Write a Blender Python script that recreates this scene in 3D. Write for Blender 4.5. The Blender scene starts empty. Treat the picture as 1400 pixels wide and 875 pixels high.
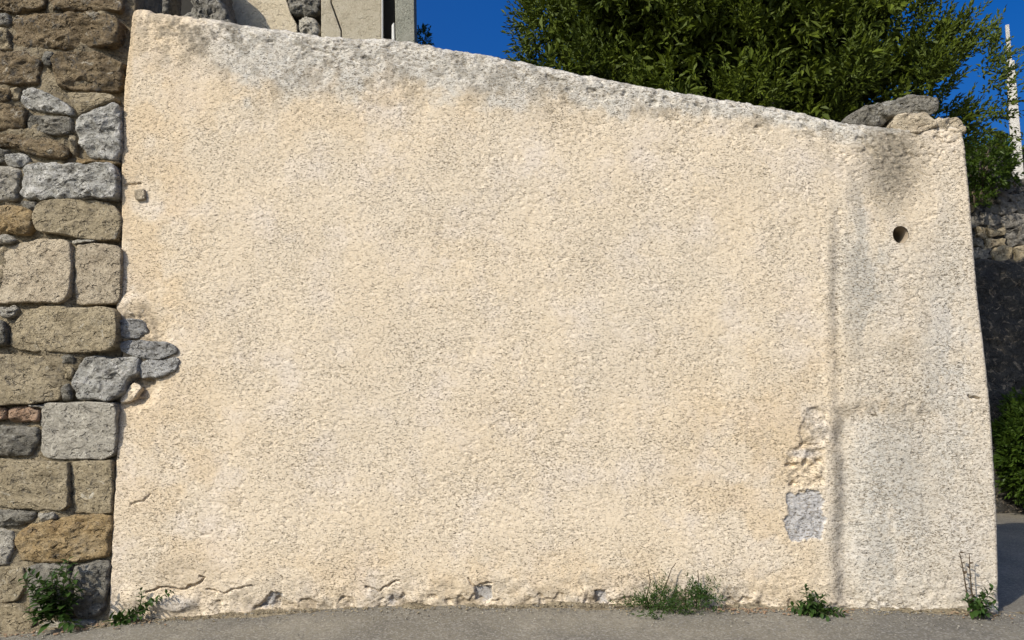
import bpy, math, random
import numpy as np
from mathutils import Vector, Matrix
random.seed(7); np.random.seed(7)
scene = bpy.context.scene
R = math.radians

# ---------------------------------------------------------------- camera
CAM = Vector((0.0, -5.4, 1.6)); PITCH = R(5.5); F = 1011.0     # F in photo pixels (1400 wide)
cam = bpy.data.cameras.new("camera"); camo = bpy.data.objects.new("camera", cam)
scene.collection.objects.link(camo)
camo.location = CAM; camo.rotation_euler = (R(90) + PITCH, 0, 0)
cam.sensor_width = 36.0; cam.lens = F / 1400 * 36.0; cam.clip_start = 0.05; cam.clip_end = 2000
scene.camera = camo
# ---------------------------------------------------------------- sky and sun
SUN_EL, SUN_AZ = R(36.5), R(43)          # azimuth: degrees to the left of straight behind the camera
world = bpy.data.worlds.new("World"); scene.world = world; world.use_nodes = True
nt = world.node_tree; bg = nt.nodes["Background"]
sky = nt.nodes.new("ShaderNodeTexSky"); sky.sky_type = 'NISHITA'; sky.sun_disc = False
sky.sun_elevation = SUN_EL; sky.sun_rotation = math.pi + SUN_AZ
sky.air_density = 0.9; sky.dust_density = 8.0; sky.ozone_density = 2.5; sky.altitude = 0
hs = nt.nodes.new("ShaderNodeHueSaturation"); hs.inputs["Saturation"].default_value = 1.6; hs.inputs["Value"].default_value = 1.0
nt.links.new(sky.outputs[0], hs.inputs["Color"]); tint = nt.nodes.new("ShaderNodeMix"); tint.data_type = 'RGBA'; tint.blend_type = 'MULTIPLY'; tint.inputs[0].default_value = 1.0; tint.inputs[7].default_value = (0.70, 0.95, 1.34, 1)
nt.links.new(hs.outputs[0], tint.inputs[6]); nt.links.new(tint.outputs[2], bg.inputs["Color"])
bg.inputs["Strength"].default_value = 0.125
sun = bpy.data.lights.new("sun", 'SUN'); sun.energy = 4.6; sun.angle = R(0.5); sun.color = (1.0, 0.93, 0.82)
suno = bpy.data.objects.new("sun", sun); scene.collection.objects.link(suno)
to_sun = Vector((-math.sin(SUN_AZ) * math.cos(SUN_EL), -math.cos(SUN_AZ) * math.cos(SUN_EL), math.sin(SUN_EL)))
suno.rotation_euler = to_sun.to_track_quat('Z', 'Y').to_euler(); suno.location = (-6, -8, 9)
vs = scene.view_settings; vs.view_transform = 'Standard'; vs.look = 'None'; vs.exposure = -0.05; vs.gamma = 1.0

# ---------------------------------------------------------------- helpers
CP, SP = math.cos(PITCH), math.sin(PITCH)
def at(px, py, Y=0.0):
    """world point on the plane y=Y seen at photo pixel px,py (arrays allowed) -> x, z"""
    a = (np.asarray(px, float) - 700) / F; b = -(np.asarray(py, float) - 437.5) / F
    dy = CP - b * SP; dz = SP + b * CP
    t = (Y - CAM.y) / dy
    return CAM.x + a * t, CAM.z + dz * t
def at3(px, py, Y=0.0):
    x, z = at(px, py, Y); return Vector((float(x), Y, float(z)))
def pxm(Y=0.0): return F / (Y - CAM.y)
col = scene.collection
def link(o, parent=None):
    col.objects.link(o)
    if parent is not None: o.parent = parent
    return o
def tag(o, label=None, cat=None, group=None, kind=None):
    for k, v in (("label", label), ("category", cat), ("group", group), ("kind", kind)):
        if v: o[k] = v
    return o
def thing_kind(*obs):
    for o in obs: o["kind"] = "thing"
def empty(name, loc, label=None, cat=None, group=None):
    o = bpy.data.objects.new(name, None); o.location = loc; o.empty_display_size = 0.2
    link(o); return tag(o, label, cat, group)
def mesh_np(name, V, Q, mat=None, parent=None, smooth=True, cols=None, sides=None):
    """V (n,3) floats in world space, Q (m,k) ints. With a parent the verts are made local to the parent."""
    V = np.asarray(V, np.float32); Q = np.asarray(Q, np.int32)
    if parent is not None: V = V - np.array(parent.location, np.float32)
    org = V.mean(axis=0); Vl = V - org
    me = bpy.data.meshes.new(name); k = Q.shape[1]; m = len(Q)
    me.vertices.add(len(V)); me.vertices.foreach_set("co", Vl.ravel())
    me.loops.add(m * k); me.loops.foreach_set("vertex_index", Q.ravel())
    me.polygons.add(m); me.polygons.foreach_set("loop_start", np.arange(0, m * k, k, dtype=np.int32))
    try: me.polygons.foreach_set("loop_total", np.full(m, k, np.int32))
    except Exception: pass
    me.polygons.foreach_set("use_smooth", np.full(m, bool(smooth)))
    for nm, C in (cols or {}).items():
        at_ = me.attributes.new(nm, 'FLOAT_COLOR', 'POINT'); at_.data.foreach_set("color", np.asarray(C, np.float32).ravel())
    me.update(calc_edges=True); me.validate()
    if mat: me.materials.append(mat)
    o = bpy.data.objects.new(name, me); o.location = org
    return link(o, parent)
def mesh_py(name, V, Fc, mat=None, parent=None, smooth=False):
    V = np.array([tuple(v) for v in V], float)
    if parent is not None: V = V - np.array(parent.location)
    org = V.mean(axis=0)
    me = bpy.data.meshes.new(name); me.from_pydata((V - org).tolist(), [], Fc); me.update()
    if smooth:
        for p in me.polygons: p.use_smooth = True
    if mat: me.materials.append(mat)
    o = bpy.data.objects.new(name, me); o.location = org
    return link(o, parent)
# noise ------------------------------------------------------------
def _h(ix, iy, iz, seed):
    with np.errstate(over='ignore'):
        n = (ix.astype(np.uint32) * np.uint32(374761393)) ^ (iy.astype(np.uint32) * np.uint32(668265263)) ^ (iz.astype(np.uint32) * np.uint32(2147483647 & 1274126177)) ^ np.uint32(seed * 7919 + 13)
        n = (n ^ (n >> np.uint32(13))) * np.uint32(1274126177); n = (n ^ (n >> np.uint32(16))) * np.uint32(2246822519)
        n = n ^ (n >> np.uint32(15))
    return n.astype(np.float32) / np.float32(4294967295.0)
def vn(x, y, z=None, seed=0):
    """value noise in -1..1"""
    x = np.asarray(x, np.float32); y = np.asarray(y, np.float32)
    fx = np.floor(x); fy = np.floor(y); u = x - fx; v = y - fy
    u = u * u * u * (u * (u * 6 - 15) + 10); v = v * v * v * (v * (v * 6 - 15) + 10)
    ix = fx.astype(np.int64) + 100000; iy = fy.astype(np.int64) + 100000
    if z is None:
        k = np.zeros_like(ix)
        a = _h(ix, iy, k, seed); b = _h(ix + 1, iy, k, seed); c = _h(ix, iy + 1, k, seed); d = _h(ix + 1, iy + 1, k, seed)
        return 2 * ((a + (b - a) * u) * (1 - v) + (c + (d - c) * u) * v) - 1
    z = np.asarray(z, np.float32); fz = np.floor(z); w = z - fz; w = w * w * (3 - 2 * w); iz = fz.astype(np.int64) + 100000
    def pl(k):
        a = _h(ix, iy, k, seed); b = _h(ix + 1, iy, k, seed); c = _h(ix, iy + 1, k, seed); d = _h(ix + 1, iy + 1, k, seed)
        return (a + (b - a) * u) * (1 - v) + (c + (d - c) * u) * v
    return 2 * (pl(iz) * (1 - w) + pl(iz + 1) * w) - 1
def fbm(x, y, z=None, oct=4, seed=0, gain=0.5):
    t = 0; a = 1.0; s = 0.0; c, sn = math.cos(0.6), math.sin(0.6)
    x = np.asarray(x, np.float32); y = np.asarray(y, np.float32)
    for i in range(oct):
        t = t + a * vn(x, y, z, seed + i * 17); s += a; a *= gain
        x, y = (x * c - y * sn) * 2.03, (x * sn + y * c) * 2.03
        if z is not None: z = z * 2.03
    return t / s
def sstep(a, b, x):
    t = np.clip((np.asarray(x, np.float32) - a) / (b - a), 0, 1); return t * t * (3 - 2 * t)
def blob(px, py, cx, cy, rx, ry, soft=0.5):
    d = np.sqrt(((px - cx) / rx) ** 2 + ((py - cy) / ry) ** 2); return 1 - sstep(1 - soft, 1 + soft, d)
def poly_sd(px, py, pts):
    """signed distance (positive inside) to a polygon"""
    d = np.full(np.shape(px), 1e9, np.float32); ins = np.zeros(np.shape(px), bool); n = len(pts)
    for i in range(n):
        ax, ay = pts[i]; bx, by = pts[(i + 1) % n]
        ex, ey = bx - ax, by - ay; L = ex * ex + ey * ey + 1e-9
        t = np.clip(((px - ax) * ex + (py - ay) * ey) / L, 0, 1)
        d = np.minimum(d, np.hypot(px - ax - t * ex, py - ay - t * ey))
        c = ((ay > py) != (by > py)) & (px < (bx - ax) * (py - ay) / (by - ay + 1e-12) + ax); ins ^= c
    return np.where(ins, d, -d)
def line_d(px, py, pts):
    d = np.full(np.shape(px), 1e9, np.float32)
    for (ax, ay), (bx, by) in zip(pts[:-1], pts[1:]):
        ex, ey = bx - ax, by - ay; L = ex * ex + ey * ey + 1e-9
        t = np.clip(((px - ax) * ex + (py - ay) * ey) / L, 0, 1)
        d = np.minimum(d, np.hypot(px - ax - t * ex, py - ay - t * ey))
    return d

# ---------------------------------------------------------------- materials
def new_mat(name):
    m = bpy.data.materials.new(name); m.use_nodes = True
    n = m.node_tree.nodes; l = m.node_tree.links; b = n["Principled BSDF"]
    b.inputs["Roughness"].default_value = 0.92; b.inputs["Specular IOR Level"].default_value = 0.2
    return m, n, l, b
def node(n, t, **kw):
    x = n.new(t)
    for k, v in kw.items():
        if k in x.inputs: x.inputs[k].default_value = v
        else: setattr(x, k, v)
    return x
def noise_n(n, l, vec, scale, detail=4, rough=0.55, dist=0.0):
    x = node(n, "ShaderNodeTexNoise"); x.inputs["Scale"].default_value = scale; x.inputs["Detail"].default_value = detail
    x.inputs["Roughness"].default_value = rough; x.inputs["Distortion"].default_value = dist
    if vec is not None: l.new(vec, x.inputs["Vector"])
    return x.outputs["Fac"]
def ramp(n, l, fac, stops):
    r = n.new("ShaderNodeValToRGB"); e = r.color_ramp.elements
    while len(e) > 1: e.remove(e[-1])
    e[0].position = stops[0][0]; e[0].color = stops[0][1]
    for p, c in stops[1:]:
        k = e.new(p); k.color = c
    l.new(fac, r.inputs["Fac"]); return r.outputs["Color"]
def c4(c): return (c[0], c[1], c[2], 1.0)
def g4(v): return (v, v, v, 1.0)
def mix(n, l, fac, a, b, mode='MIX'):
    x = n.new("ShaderNodeMix"); x.data_type = 'RGBA'; x.blend_type = mode; x.clamp_factor = True
    for s, v in ((x.inputs[0], fac), (x.inputs[6], a), (x.inputs[7], b)):
        if hasattr(v, "links"): l.new(v, s)
        elif isinstance(v, (int, float)): s.default_value = v
        else: s.default_value = c4(v)
    return x.outputs[2]
def math_n(n, l, op, a, b=0.0):
    x = n.new("ShaderNodeMath"); x.operation = op; x.use_clamp = op in ('MULTIPLY', 'ADD')
    for s, v in ((x.inputs[0], a), (x.inputs[1], b)):
        if hasattr(v, "links"): l.new(v, s)
        else: s.default_value = v
    return x.outputs[0]
def bump(n, l, b, h, strength, dist, prev=None):
    x = n.new("ShaderNodeBump"); x.inputs["Strength"].default_value = strength; x.inputs["Distance"].default_value = dist
    l.new(h, x.inputs["Height"])
    if prev is not None: l.new(prev, x.inputs["Normal"])
    l.new(x.outputs[0], b.inputs["Normal"]); return x.outputs[0]
def objvec(n): return n.new("ShaderNodeTexCoord").outputs["Object"]
def geovec(n): return n.new("ShaderNodeNewGeometry").outputs["Position"]

def crease_h(n, l, v, scale, ang, squash, width, lo, hi):
    """height with thin sunken creases: 1 on the face, 0 in a crease"""
    mp = n.new("ShaderNodeMapping"); mp.inputs["Rotation"].default_value = (0, ang, 0); mp.inputs["Scale"].default_value = (1, 1, squash)
    l.new(v, mp.inputs["Vector"]); q = mp.outputs[0]
    a = noise_n(n, l, q, scale, 1.5, .5, .35)
    return ramp(n, l, a, [(lo, g4(0)), (hi, g4(1))])
def inv(n, l, x):
    k = n.new("ShaderNodeMath"); k.operation = 'SUBTRACT'; k.inputs[0].default_value = 1.0; l.new(x, k.inputs[1]); return k.outputs[0]
def mat_render():
    m, n, l, b = new_mat("cream_render"); v = geovec(n)
    a1 = n.new("ShaderNodeVertexColor"); a1.layer_name = "stain_shade"
    a2 = n.new("ShaderNodeVertexColor"); a2.layer_name = "patch"
    s1 = n.new("ShaderNodeSeparateColor"); l.new(a1.outputs["Color"], s1.inputs[0])
    s2 = n.new("ShaderNodeSeparateColor"); l.new(a2.outputs["Color"], s2.inputs[0])
    big = noise_n(n, l, v, 1.1, 5, 0.6); mid = noise_n(n, l, v, 6, 5, 0.65); fine = noise_n(n, l, v, 60, 5, 0.7); pink = noise_n(n, l, v, 2.6, 4, .6)
    c = ramp(n, l, big, [(0.3, c4((0.625, 0.505, 0.35))), (0.5, c4((0.635, 0.525, 0.38))), (0.7, c4((0.635, 0.535, 0.40)))])
    c = mix(n, l, ramp(n, l, pink, [(0.5, g4(0)), (0.68, g4(0.7))]), c, (0.645, 0.555, 0.455))
    c = mix(n, l, ramp(n, l, mid, [(0.5, g4(0)), (0.72, g4(0.3))]), c, (0.60, 0.475, 0.31))
    c = mix(n, l, ramp(n, l, fine, [(0.5, g4(0)), (0.7, g4(0.45))]), c, (0.72, 0.64, 0.51))
    c = mix(n, l, ramp(n, l, fine, [(0.30, g4(0.5)), (0.44, g4(0))]), c, (0.42, 0.33, 0.21))
    c = mix(n, l, math_n(n, l, 'MULTIPLY', s1.outputs[2], 0.6), c, (0.58, 0.415, 0.225))
    gm = math_n(n, l, 'MULTIPLY', s1.outputs[0], ramp(n, l, noise_n(n, l, v, 16, 6, .7), [(.3, g4(.6)), (.6, g4(1))]))
    c = mix(n, l, gm, c, mix(n, l, fine, (0.42, 0.395, 0.34), (0.60, 0.565, 0.495)))
    c = mix(n, l, s2.outputs[0], c, mix(n, l, fine, (0.34, 0.325, 0.31), (0.48, 0.46, 0.435)))
    c = mix(n, l, s2.outputs[1], c, (0.42, 0.33, 0.22))
    dn = ramp(n, l, noise_n(n, l, v, 28, 6, 0.75), [(0.38, g4(0)), (0.62, g4(1))])
    c = mix(n, l, math_n(n, l, 'MULTIPLY', s1.outputs[1], mix(n, l, 0.45, dn, (1, 1, 1))), c, (0.10, 0.088, 0.065))
    cov = noise_n(n, l, v, 2.2, 4, .6); cv = math_n(n, l, 'ADD', ramp(n, l, cov, [(.36, g4(.42)), (.62, g4(1))]), math_n(n, l, 'MULTIPLY', s1.outputs[0], .15))
    gs = math_n(n, l, 'MULTIPLY', crease_h(n, l, v, 26, .45, 2.0, 0, .60, .65), math_n(n, l, 'MULTIPLY', s1.outputs[0], .5)); c = mix(n, l, gs, c, (.15, .13, .10))
    for sc_, an_, sq_, lo_, hi_ in ((52, .5, 2.2, .605, .645), (48, -.5, 2.4, .61, .65), (70, .05, 2.0, .605, .645)):      # flecks painted as shadow in the roughcast pits, with some lodged soil
        sp = math_n(n, l, 'MULTIPLY', crease_h(n, l, v, sc_, an_, sq_, 0, lo_, hi_), math_n(n, l, 'MULTIPLY', cv, .72))
        c = mix(n, l, sp, c, (.17, .13, .08))
    l.new(c, b.inputs["Base Color"])
    h1 = crease_h(n, l, v, 34, .5, 2.2, 0, .635, .69); h2 = crease_h(n, l, v, 30, -.55, 2.4, 0, .635, .69); h3 = crease_h(n, l, v, 70, .1, 1.8, 0, .60, .68)
    p = bump(n, l, b, noise_n(n, l, v, 120, 4, 0.7), 0.22, 0.003)
    for h_, d_ in ((h3, .002), (h1, .011), (h2, .011)): p = bump(n, l, b, inv(n, l, math_n(n, l, 'MULTIPLY', h_, cv)), 1.0, d_, p)
    return m
def mat_stone(name, ca, cb, cc, lichen=0.0, lc=(0.55, 0.54, 0.5), dark=0.25, dc=(0.10, 0.09, 0.075), mott=.35, rel=1.0):
    m, n, l, b = new_mat(name); v = geovec(n)
    oi = n.new("ShaderNodeObjectInfo").outputs["Random"]
    a = noise_n(n, l, v, 7, 6, 0.65); f = noise_n(n, l, v, 45, 5, 0.7); g = noise_n(n, l, v, 14, 5, 0.7, 0.6)
    c = ramp(n, l, a, [(0.3, c4(ca)), (0.5, c4(cb)), (0.7, c4(cc))])
    c = mix(n, l, ramp(n, l, f, [(0.45, g4(0)), (0.72, g4(0.6))]), c, [min(1, k * 1.45 + 0.03) for k in cb])
    if dark: c = mix(n, l, ramp(n, l, g, [(0.30, g4(dark * 2.2)), (0.46, g4(0))]), c, dc)
    if lichen:
        w = noise_n(n, l, v, 9, 7, 0.75, 1.0)
        c = mix(n, l, ramp(n, l, w, [(0.62 - lichen * 0.35, g4(0)), (0.68 - lichen * 0.3, g4(1))]), c, lc)
    if mott:
        k_ = noise_n(n, l, v, 24, 6, .75, .8)
        c = mix(n, l, ramp(n, l, k_, [(.30, g4(mott)), (.42, g4(0))]), c, dc)
        c = mix(n, l, ramp(n, l, k_, [(.60, g4(0)), (.70, g4(mott))]), c, lc)
    h = n.new("ShaderNodeHueSaturation"); l.new(c, h.inputs["Color"])
    l.new(math_n(n, l, 'ADD', math_n(n, l, 'MULTIPLY', oi, 0.30), 0.86), h.inputs["Value"])
    h.inputs["Saturation"].default_value = 1.0
    l.new(h.outputs[0], b.inputs["Base Color"])
    p = bump(n, l, b, noise_n(n, l, v, 55, 6, 0.8), 1.0, 0.018)
    p = bump(n, l, b, noise_n(n, l, v, 17, 5, 0.65, .6), 0.8, 0.03 * rel, p)
    p = bump(n, l, b, inv(n, l, crease_h(n, l, v, 17, .3, 1.6, 0, .60, .68)), 1.0, .03 * rel, p)
    p = bump(n, l, b, inv(n, l, crease_h(n, l, v, 34, -.4, 1.8, 0, .60, .68)), 1.0, .02 * rel, p)
    return m
M = {}
M['render'] = mat_render()
M['beige'] = mat_stone("beige_limestone", (.38, .30, .20), (.47, .385, .265), (.55, .46, .33), 0, dark=.12, mott=.15, lc=(.62, .54, .40))
M['tan'] = mat_stone("tan_limestone", (.27, .215, .13), (.36, .29, .18), (.45, .37, .245), .06, (.56, .50, .38), dark=.3)
M['brown'] = mat_stone("brown_rubble_stone", (.10, .072, .036), (.20, .145, .08), (.31, .235, .135), .12, (.46, .40, .30), .6, mott=.75, rel=1.4)
M['ochre'] = mat_stone("ochre_stone", (.22, .14, .06), (.33, .23, .11), (.36, .28, .17), .0, dark=.35)
M['grey'] = mat_stone("grey_limestone", (.30, .27, .215), (.41, .37, .295), (.50, .455, .365), .05, (.60, .56, .47), dark=.2, mott=.25)
M['white'] = mat_stone("pale_grey_stone", (.27, .25, .215), (.37, .35, .30), (.48, .455, .40), .25, (.60, .565, .50), .55)
M['dark'] = mat_stone("dark_grey_stone", (.13, .12, .095), (.21, .19, .15), (.29, .26, .205), .1, (.4, .38, .33), .4)
M['red'] = mat_stone("reddish_stone", (.28, .17, .10), (.36, .235, .15), (.40, .29, .2), .0, dark=.2)
M['mortar'] = mat_stone("earth_mortar", (.19, .15, .09), (.28, .225, .14), (.36, .295, .195), .0, dark=.4)
M['bluegrey'] = mat_stone("bluish_grey_stone", (.25, .24, .22), (.34, .325, .295), (.44, .42, .375), .1, (.5, .49, .46), .4)
M['shade_black'] = mat_stone("shaded_and_stained_stone", (.028, .026, .023), (.045, .042, .036), (.075, .066, .053), .22, (.26, .21, .15), .3)  # shade on the far walls put into the stone colour, with black stains
M['bank'] = mat_stone("weathered_bank_stone", (.15, .135, .11), (.22, .20, .165), (.31, .28, .225), .12, (.42, .38, .30), .5)
M['plaster'] = mat_stone("cream_plaster", (.52, .43, .28), (.60, .50, .34), (.63, .54, .39), 0, dark=.0, mott=0, rel=.3)
M['greyplaster'] = mat_stone("grey_beige_plaster", (.37, .315, .215), (.43, .37, .26), (.47, .415, .305), 0, dark=.12, mott=.1, rel=.2)
M['greenplaster'] = mat_stone("grey_green_plaster", (.22, .215, .165), (.27, .26, .20), (.31, .295, .235), 0, dark=.15, mott=.1, rel=.2)
M['concrete'] = mat_stone("pole_concrete", (.42, .39, .34), (.48, .45, .39), (.52, .49, .43), 0, dark=.1, mott=0, rel=.1)
def mat_plain(name, c, rough=0.8):
    m, n, l, b = new_mat(name); v = objvec(n)
    l.new(mix(n, l, noise_n(n, l, v, 20, 5, .6), [k * .8 for k in c], [min(1, k * 1.2) for k in c]), b.inputs["Base Color"])
    b.inputs["Roughness"].default_value = rough; return m
M['interior_shade'] = mat_plain("dark_interior", (.03, .027, .022))  # near-black colour stands for the unlit inside of the house
M['paint'] = mat_plain("old_white_paint", (.6, .58, .52))
M['pipe'] = mat_plain("clay_pipe", (.30, .24, .17))
M['stem'] = mat_plain("weed_stem", (.07, .075, .03)); M['drystem'] = mat_plain("dark_dry_stem", (.07, .05, .03))
M['bark'] = mat_plain("bark", (.10, .075, .05))
M['litter'] = mat_plain("dry_leaf", (.25, .165, .10))
def mat_leaf(name, ca, cb, trans=0.35, rough=0.45):
    m, n, l, b = new_mat(name)
    oi = n.new("ShaderNodeObjectInfo").outputs["Random"]
    at_ = n.new("ShaderNodeVertexColor"); at_.layer_name = "tint"
    s = n.new("ShaderNodeSeparateColor"); l.new(at_.outputs["Color"], s.inputs[0])
    t = math_n(n, l, 'ADD', math_n(n, l, 'MULTIPLY', oi, 0.5), s.outputs[0])
    c = mix(n, l, t, ca, cb)
    l.new(c, b.inputs["Base Color"]); b.inputs["Roughness"].default_value = rough; b.inputs["Specular IOR Level"].default_value = 0.18
    tr = n.new("ShaderNodeBsdfTranslucent"); l.new(mix(n, l, 1.0, c, (1.3, 1.25, .55), 'MULTIPLY'), tr.inputs["Color"])
    ms = n.new("ShaderNodeMixShader"); ms.inputs[0].default_value = trans
    l.new(b.outputs[0], ms.inputs[1]); l.new(tr.outputs[0], ms.inputs[2])
    l.new(ms.outputs[0], n["Material Output"].inputs["Surface"]); return m
M['treeleaf'] = mat_leaf("tree_leaf", (.009, .021, .004), (.082, .106, .008), .08, .6)
M['bushleaf'] = mat_leaf("bush_leaf", (.03, .06, .008), (.10, .15, .02), .3)
M['weedleaf'] = mat_leaf("weed_leaf", (.018, .042, .010), (.055, .10, .02), .22)
def mat_asphalt():
    m, n, l, b = new_mat("asphalt"); v = geovec(n)
    f = noise_n(n, l, v, 120, 3, .6); big = noise_n(n, l, v, 1.6, 5, .65); md = noise_n(n, l, v, 10, 5, .7)
    c = ramp(n, l, big, [(.3, c4((.145, .128, .095))), (.7, c4((.222, .197, .147)))])
    c = mix(n, l, ramp(n, l, md, [(.5, g4(0)), (.75, g4(.4))]), c, (.115, .105, .09))
    st = noise_n(n, l, v, .55, 6, .7, .6); c = mix(n, l, ramp(n, l, st, [(.46, g4(0)), (.62, g4(.55))]), c, (.10, .092, .078))
    vo = n.new("ShaderNodeTexVoronoi"); vo.inputs["Scale"].default_value = 95; l.new(v, vo.inputs["Vector"])
    vs_ = n.new("ShaderNodeSeparateColor"); l.new(vo.outputs["Color"], vs_.inputs[0])
    c = mix(n, l, ramp(n, l, vs_.outputs[0], [(.6, g4(0)), (.95, g4(.4))]), c, (.40, .375, .33))
    c = mix(n, l, ramp(n, l, vs_.outputs[1], [(.65, g4(0)), (.95, g4(.45))]), c, (.065, .062, .058))
    l.new(c, b.inputs["Base Color"])
    p = bump(n, l, b, vo.outputs["Distance"], .5, .004); bump(n, l, b, f, .5, .006, p)
    return m
M['asphalt'] = mat_asphalt()

# ================================================================ outline of the rendered wall, in photo pixels
TOPX = [150, 180, 190, 205, 262, 300, 325, 360, 420, 480, 530, 560, 600, 700, 800, 900, 1000, 1100, 1150, 1160, 1220, 1260, 1300, 1312, 1330]
TOPY = [12, 5, 6, 9, 18, 25, 30, 36, 43, 49, 51, 54, 62, 80, 100, 118, 135, 152, 160, 162, 168, 165, 161, 164, 172]
BASX = [-500, -200, 0, 80, 150, 270, 400, 500, 650, 820, 950, 1050, 1150, 1250, 1369, 1500, 1900]
BASY = [905, 885, 866, 858, 850, 842, 834, 830, 828, 827, 829, 831, 833, 834, 838, 846, 862]
LFY = [0, 60, 120, 220, 330, 400, 420, 435, 450, 540, 560, 640, 760, 850, 900]
LFX = [181, 176, 169, 165, 165, 162, 158, 160, 163, 162, 161, 157, 151, 147, 146]
RTY = [150, 165, 200, 300, 400, 500, 560, 650, 720, 832, 900]
RTX = [1312, 1316, 1322, 1331, 1339, 1351, 1357, 1363, 1367, 1369, 1370]
_bx, _bz = at(np.array(BASX), np.array(BASY), 0.0)
def ground_z(x): return np.interp(x, _bx, _bz)

# ---------------------------------------------------------------- ground
xs = np.concatenate([[-400, -120, -40, -18], np.linspace(-10, 14, 241), [18, 40, 120, 400]])
ys = np.concatenate([[-400, -100, -30, -12], np.linspace(-6.5, 7, 136), [10, 30, 100, 700]])
X, Yg = np.meshgrid(xs, ys)
fade = (1 - sstep(9, 30, np.abs(X))) * (1 - sstep(8, 25, np.abs(Yg)))
Zg = ground_z(X) * fade + 0.012 * fbm(X * 1.2, Yg * 1.2, oct=3, seed=5) * fade - 0.004
Zg -= 0.02 * np.clip((-Yg), 0, 3) * fade * 0.4
Vg = np.stack([X, Yg, Zg], -1).reshape(-1, 3); nx = len(xs); ny = len(ys)
I = np.arange(nx * ny).reshape(ny, nx)
Qg = np.stack([I[:-1, :-1], I[:-1, 1:], I[1:, 1:], I[1:, :-1]], -1).reshape(-1, 4)
road = mesh_np("road", Vg, Qg, M['asphalt']); tag(road, kind='structure')

# ---------------------------------------------------------------- the cream rendered wall
HOLE = (1230.5, 321.0, 10.0)
NX, NZ = 1020, 680
u = np.linspace(0, 1, NX)[None, :]; t = np.linspace(0, 1, NZ)[:, None]
py0 = 10 + 845 * t + 0 * u
for _ in range(3):
    PX = np.interp(py0, LFY, LFX) + (np.interp(py0, RTY, RTX) - np.interp(py0, LFY, LFX)) * u
    tp = np.interp(PX, TOPX, TOPY) - 4.0 * sstep(200, 330, PX) * (1 - sstep(1080, 1160, PX)) + 1.2 * vn(PX / 14, PX * 0, seed=3) + .6 * vn(PX / 5, PX * 0, seed=4)
    bs = np.interp(PX, BASX, BASY) + 12
    py0 = tp + (bs - tp) * t
PY = py0
WX, WZ = at(PX, PY, 0.0)
_hx, _hz = at(HOLE[0], HOLE[1], 0.0); _hr = HOLE[2] / pxm(); _d = np.hypot(WX - _hx, (WZ - _hz) / 1.1)
_f = np.where(_d < 2 * _hr, (_hr + .5 * _d) / np.maximum(_d, 1e-5), 1.0); WX, WZ = _hx + (WX - _hx) * _f, _hz + (WZ - _hz) * _f
WX = WX.astype(np.float32); WZ = WZ.astype(np.float32); PX = PX.astype(np.float32); PY = PY.astype(np.float32)
# rounding back at the edges
ztop = WZ[0:1, :]; dz = ztop - WZ; RT = 0.11
xr = WX[:, -1:]; dxr = xr - WX; RR = 0.035; xl = WX[:, :1]; dxl = WX - xl; RL = 0.02
yb = lambda d, r: np.where(d < r, r - np.sqrt(np.maximum(r * r - (r - d) ** 2, 0)), 0)
base = yb(dz, RT) + yb(dxr, RR) + yb(dxl, RL)
# --- height of the surface (metres, out of the wall)
s = WX; q = WZ
wx = s + 0.012 * fbm(s / 0.06, q / 0.06, oct=2, seed=11); wz = q + 0.012 * fbm(s / 0.06, q / 0.06, oct=2, seed=12)
rough = 0.75 + 0.5 * fbm(s / 0.8, q / 0.8, oct=3, seed=21) + 0.5 * (1 - sstep(0, 0.5, dz)) + 0.5 * blob(PX, PY, 1225, 215, 70, 110, .6)
hgt = 0.0010 * fbm(wx / 0.06, wz / 0.05, oct=3, seed=31) + 0.008 * fbm(s / 0.45, q / 0.45, oct=3, seed=32)
hgt = hgt + 0.0005 * vn(s / 0.014, q / 0.012, seed=33)
def creases(sc, seed, lo, hi, ang, asp):
    c, sn = math.cos(ang), math.sin(ang)
    return sstep(lo, hi, fbm((wx * c - wz * sn) / (sc * asp), (wx * sn + wz * c) / sc, oct=2, seed=seed, gain=.35))
cr = np.maximum.reduce([creases(.024, 41, .46, .66, .5, 2.3), creases(.022, 51, .47, .67, -.45, 2.3), creases(.036, 61, .48, .68, .1, 2.2)])
fine = 0.55 + 0.45 * sstep(.2, .9, rough)
hgt = hgt - 0.0042 * cr * np.clip(rough, .3, 1.6)
# coarse lumps towards the worn top edge
topc = (1 - sstep(0.02, 0.42, dz)) * sstep(150, 260, PX)
hgt = hgt + topc * (0.009 * fbm(wx / .07, wz / .05, oct=3, seed=71) - 0.014 * creases(.045, 75, .25, .55, .3, 1.8))
# pilaster on the right: panel edge, trough, pier face
edge = 1136 + 4 * vn(PY / 40, PY * 0, seed=81) + 1.2 * vn(PY / 9, PY * 0, seed=82)
on = sstep(262, 330, PY); low = sstep(545, 585, PY)
step = sstep(0, 14 + 10 * low, PX - edge) * on
pier = -0.014 * step - 0.022 * step * low * (1 - sstep(4, 50, PX - edge - 10)) + 0.008 * sstep(25, 120, PX - edge) * on
lip = (1 - sstep(548, 566, PY + 7 * vn(PX / 11, PX * 0, seed=84))) * sstep(1142, 1156, PX) * (1 - sstep(1250, 1300, PX)) * on
hgt = hgt + pier + 0.014 * lip + 0.008 * on * sstep(1134, 1128, PX) * 0
# ridge at the panel edge
hgt = hgt + 0.004 * np.exp(-((PX - edge + 5) / 6) ** 2) * on
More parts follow.
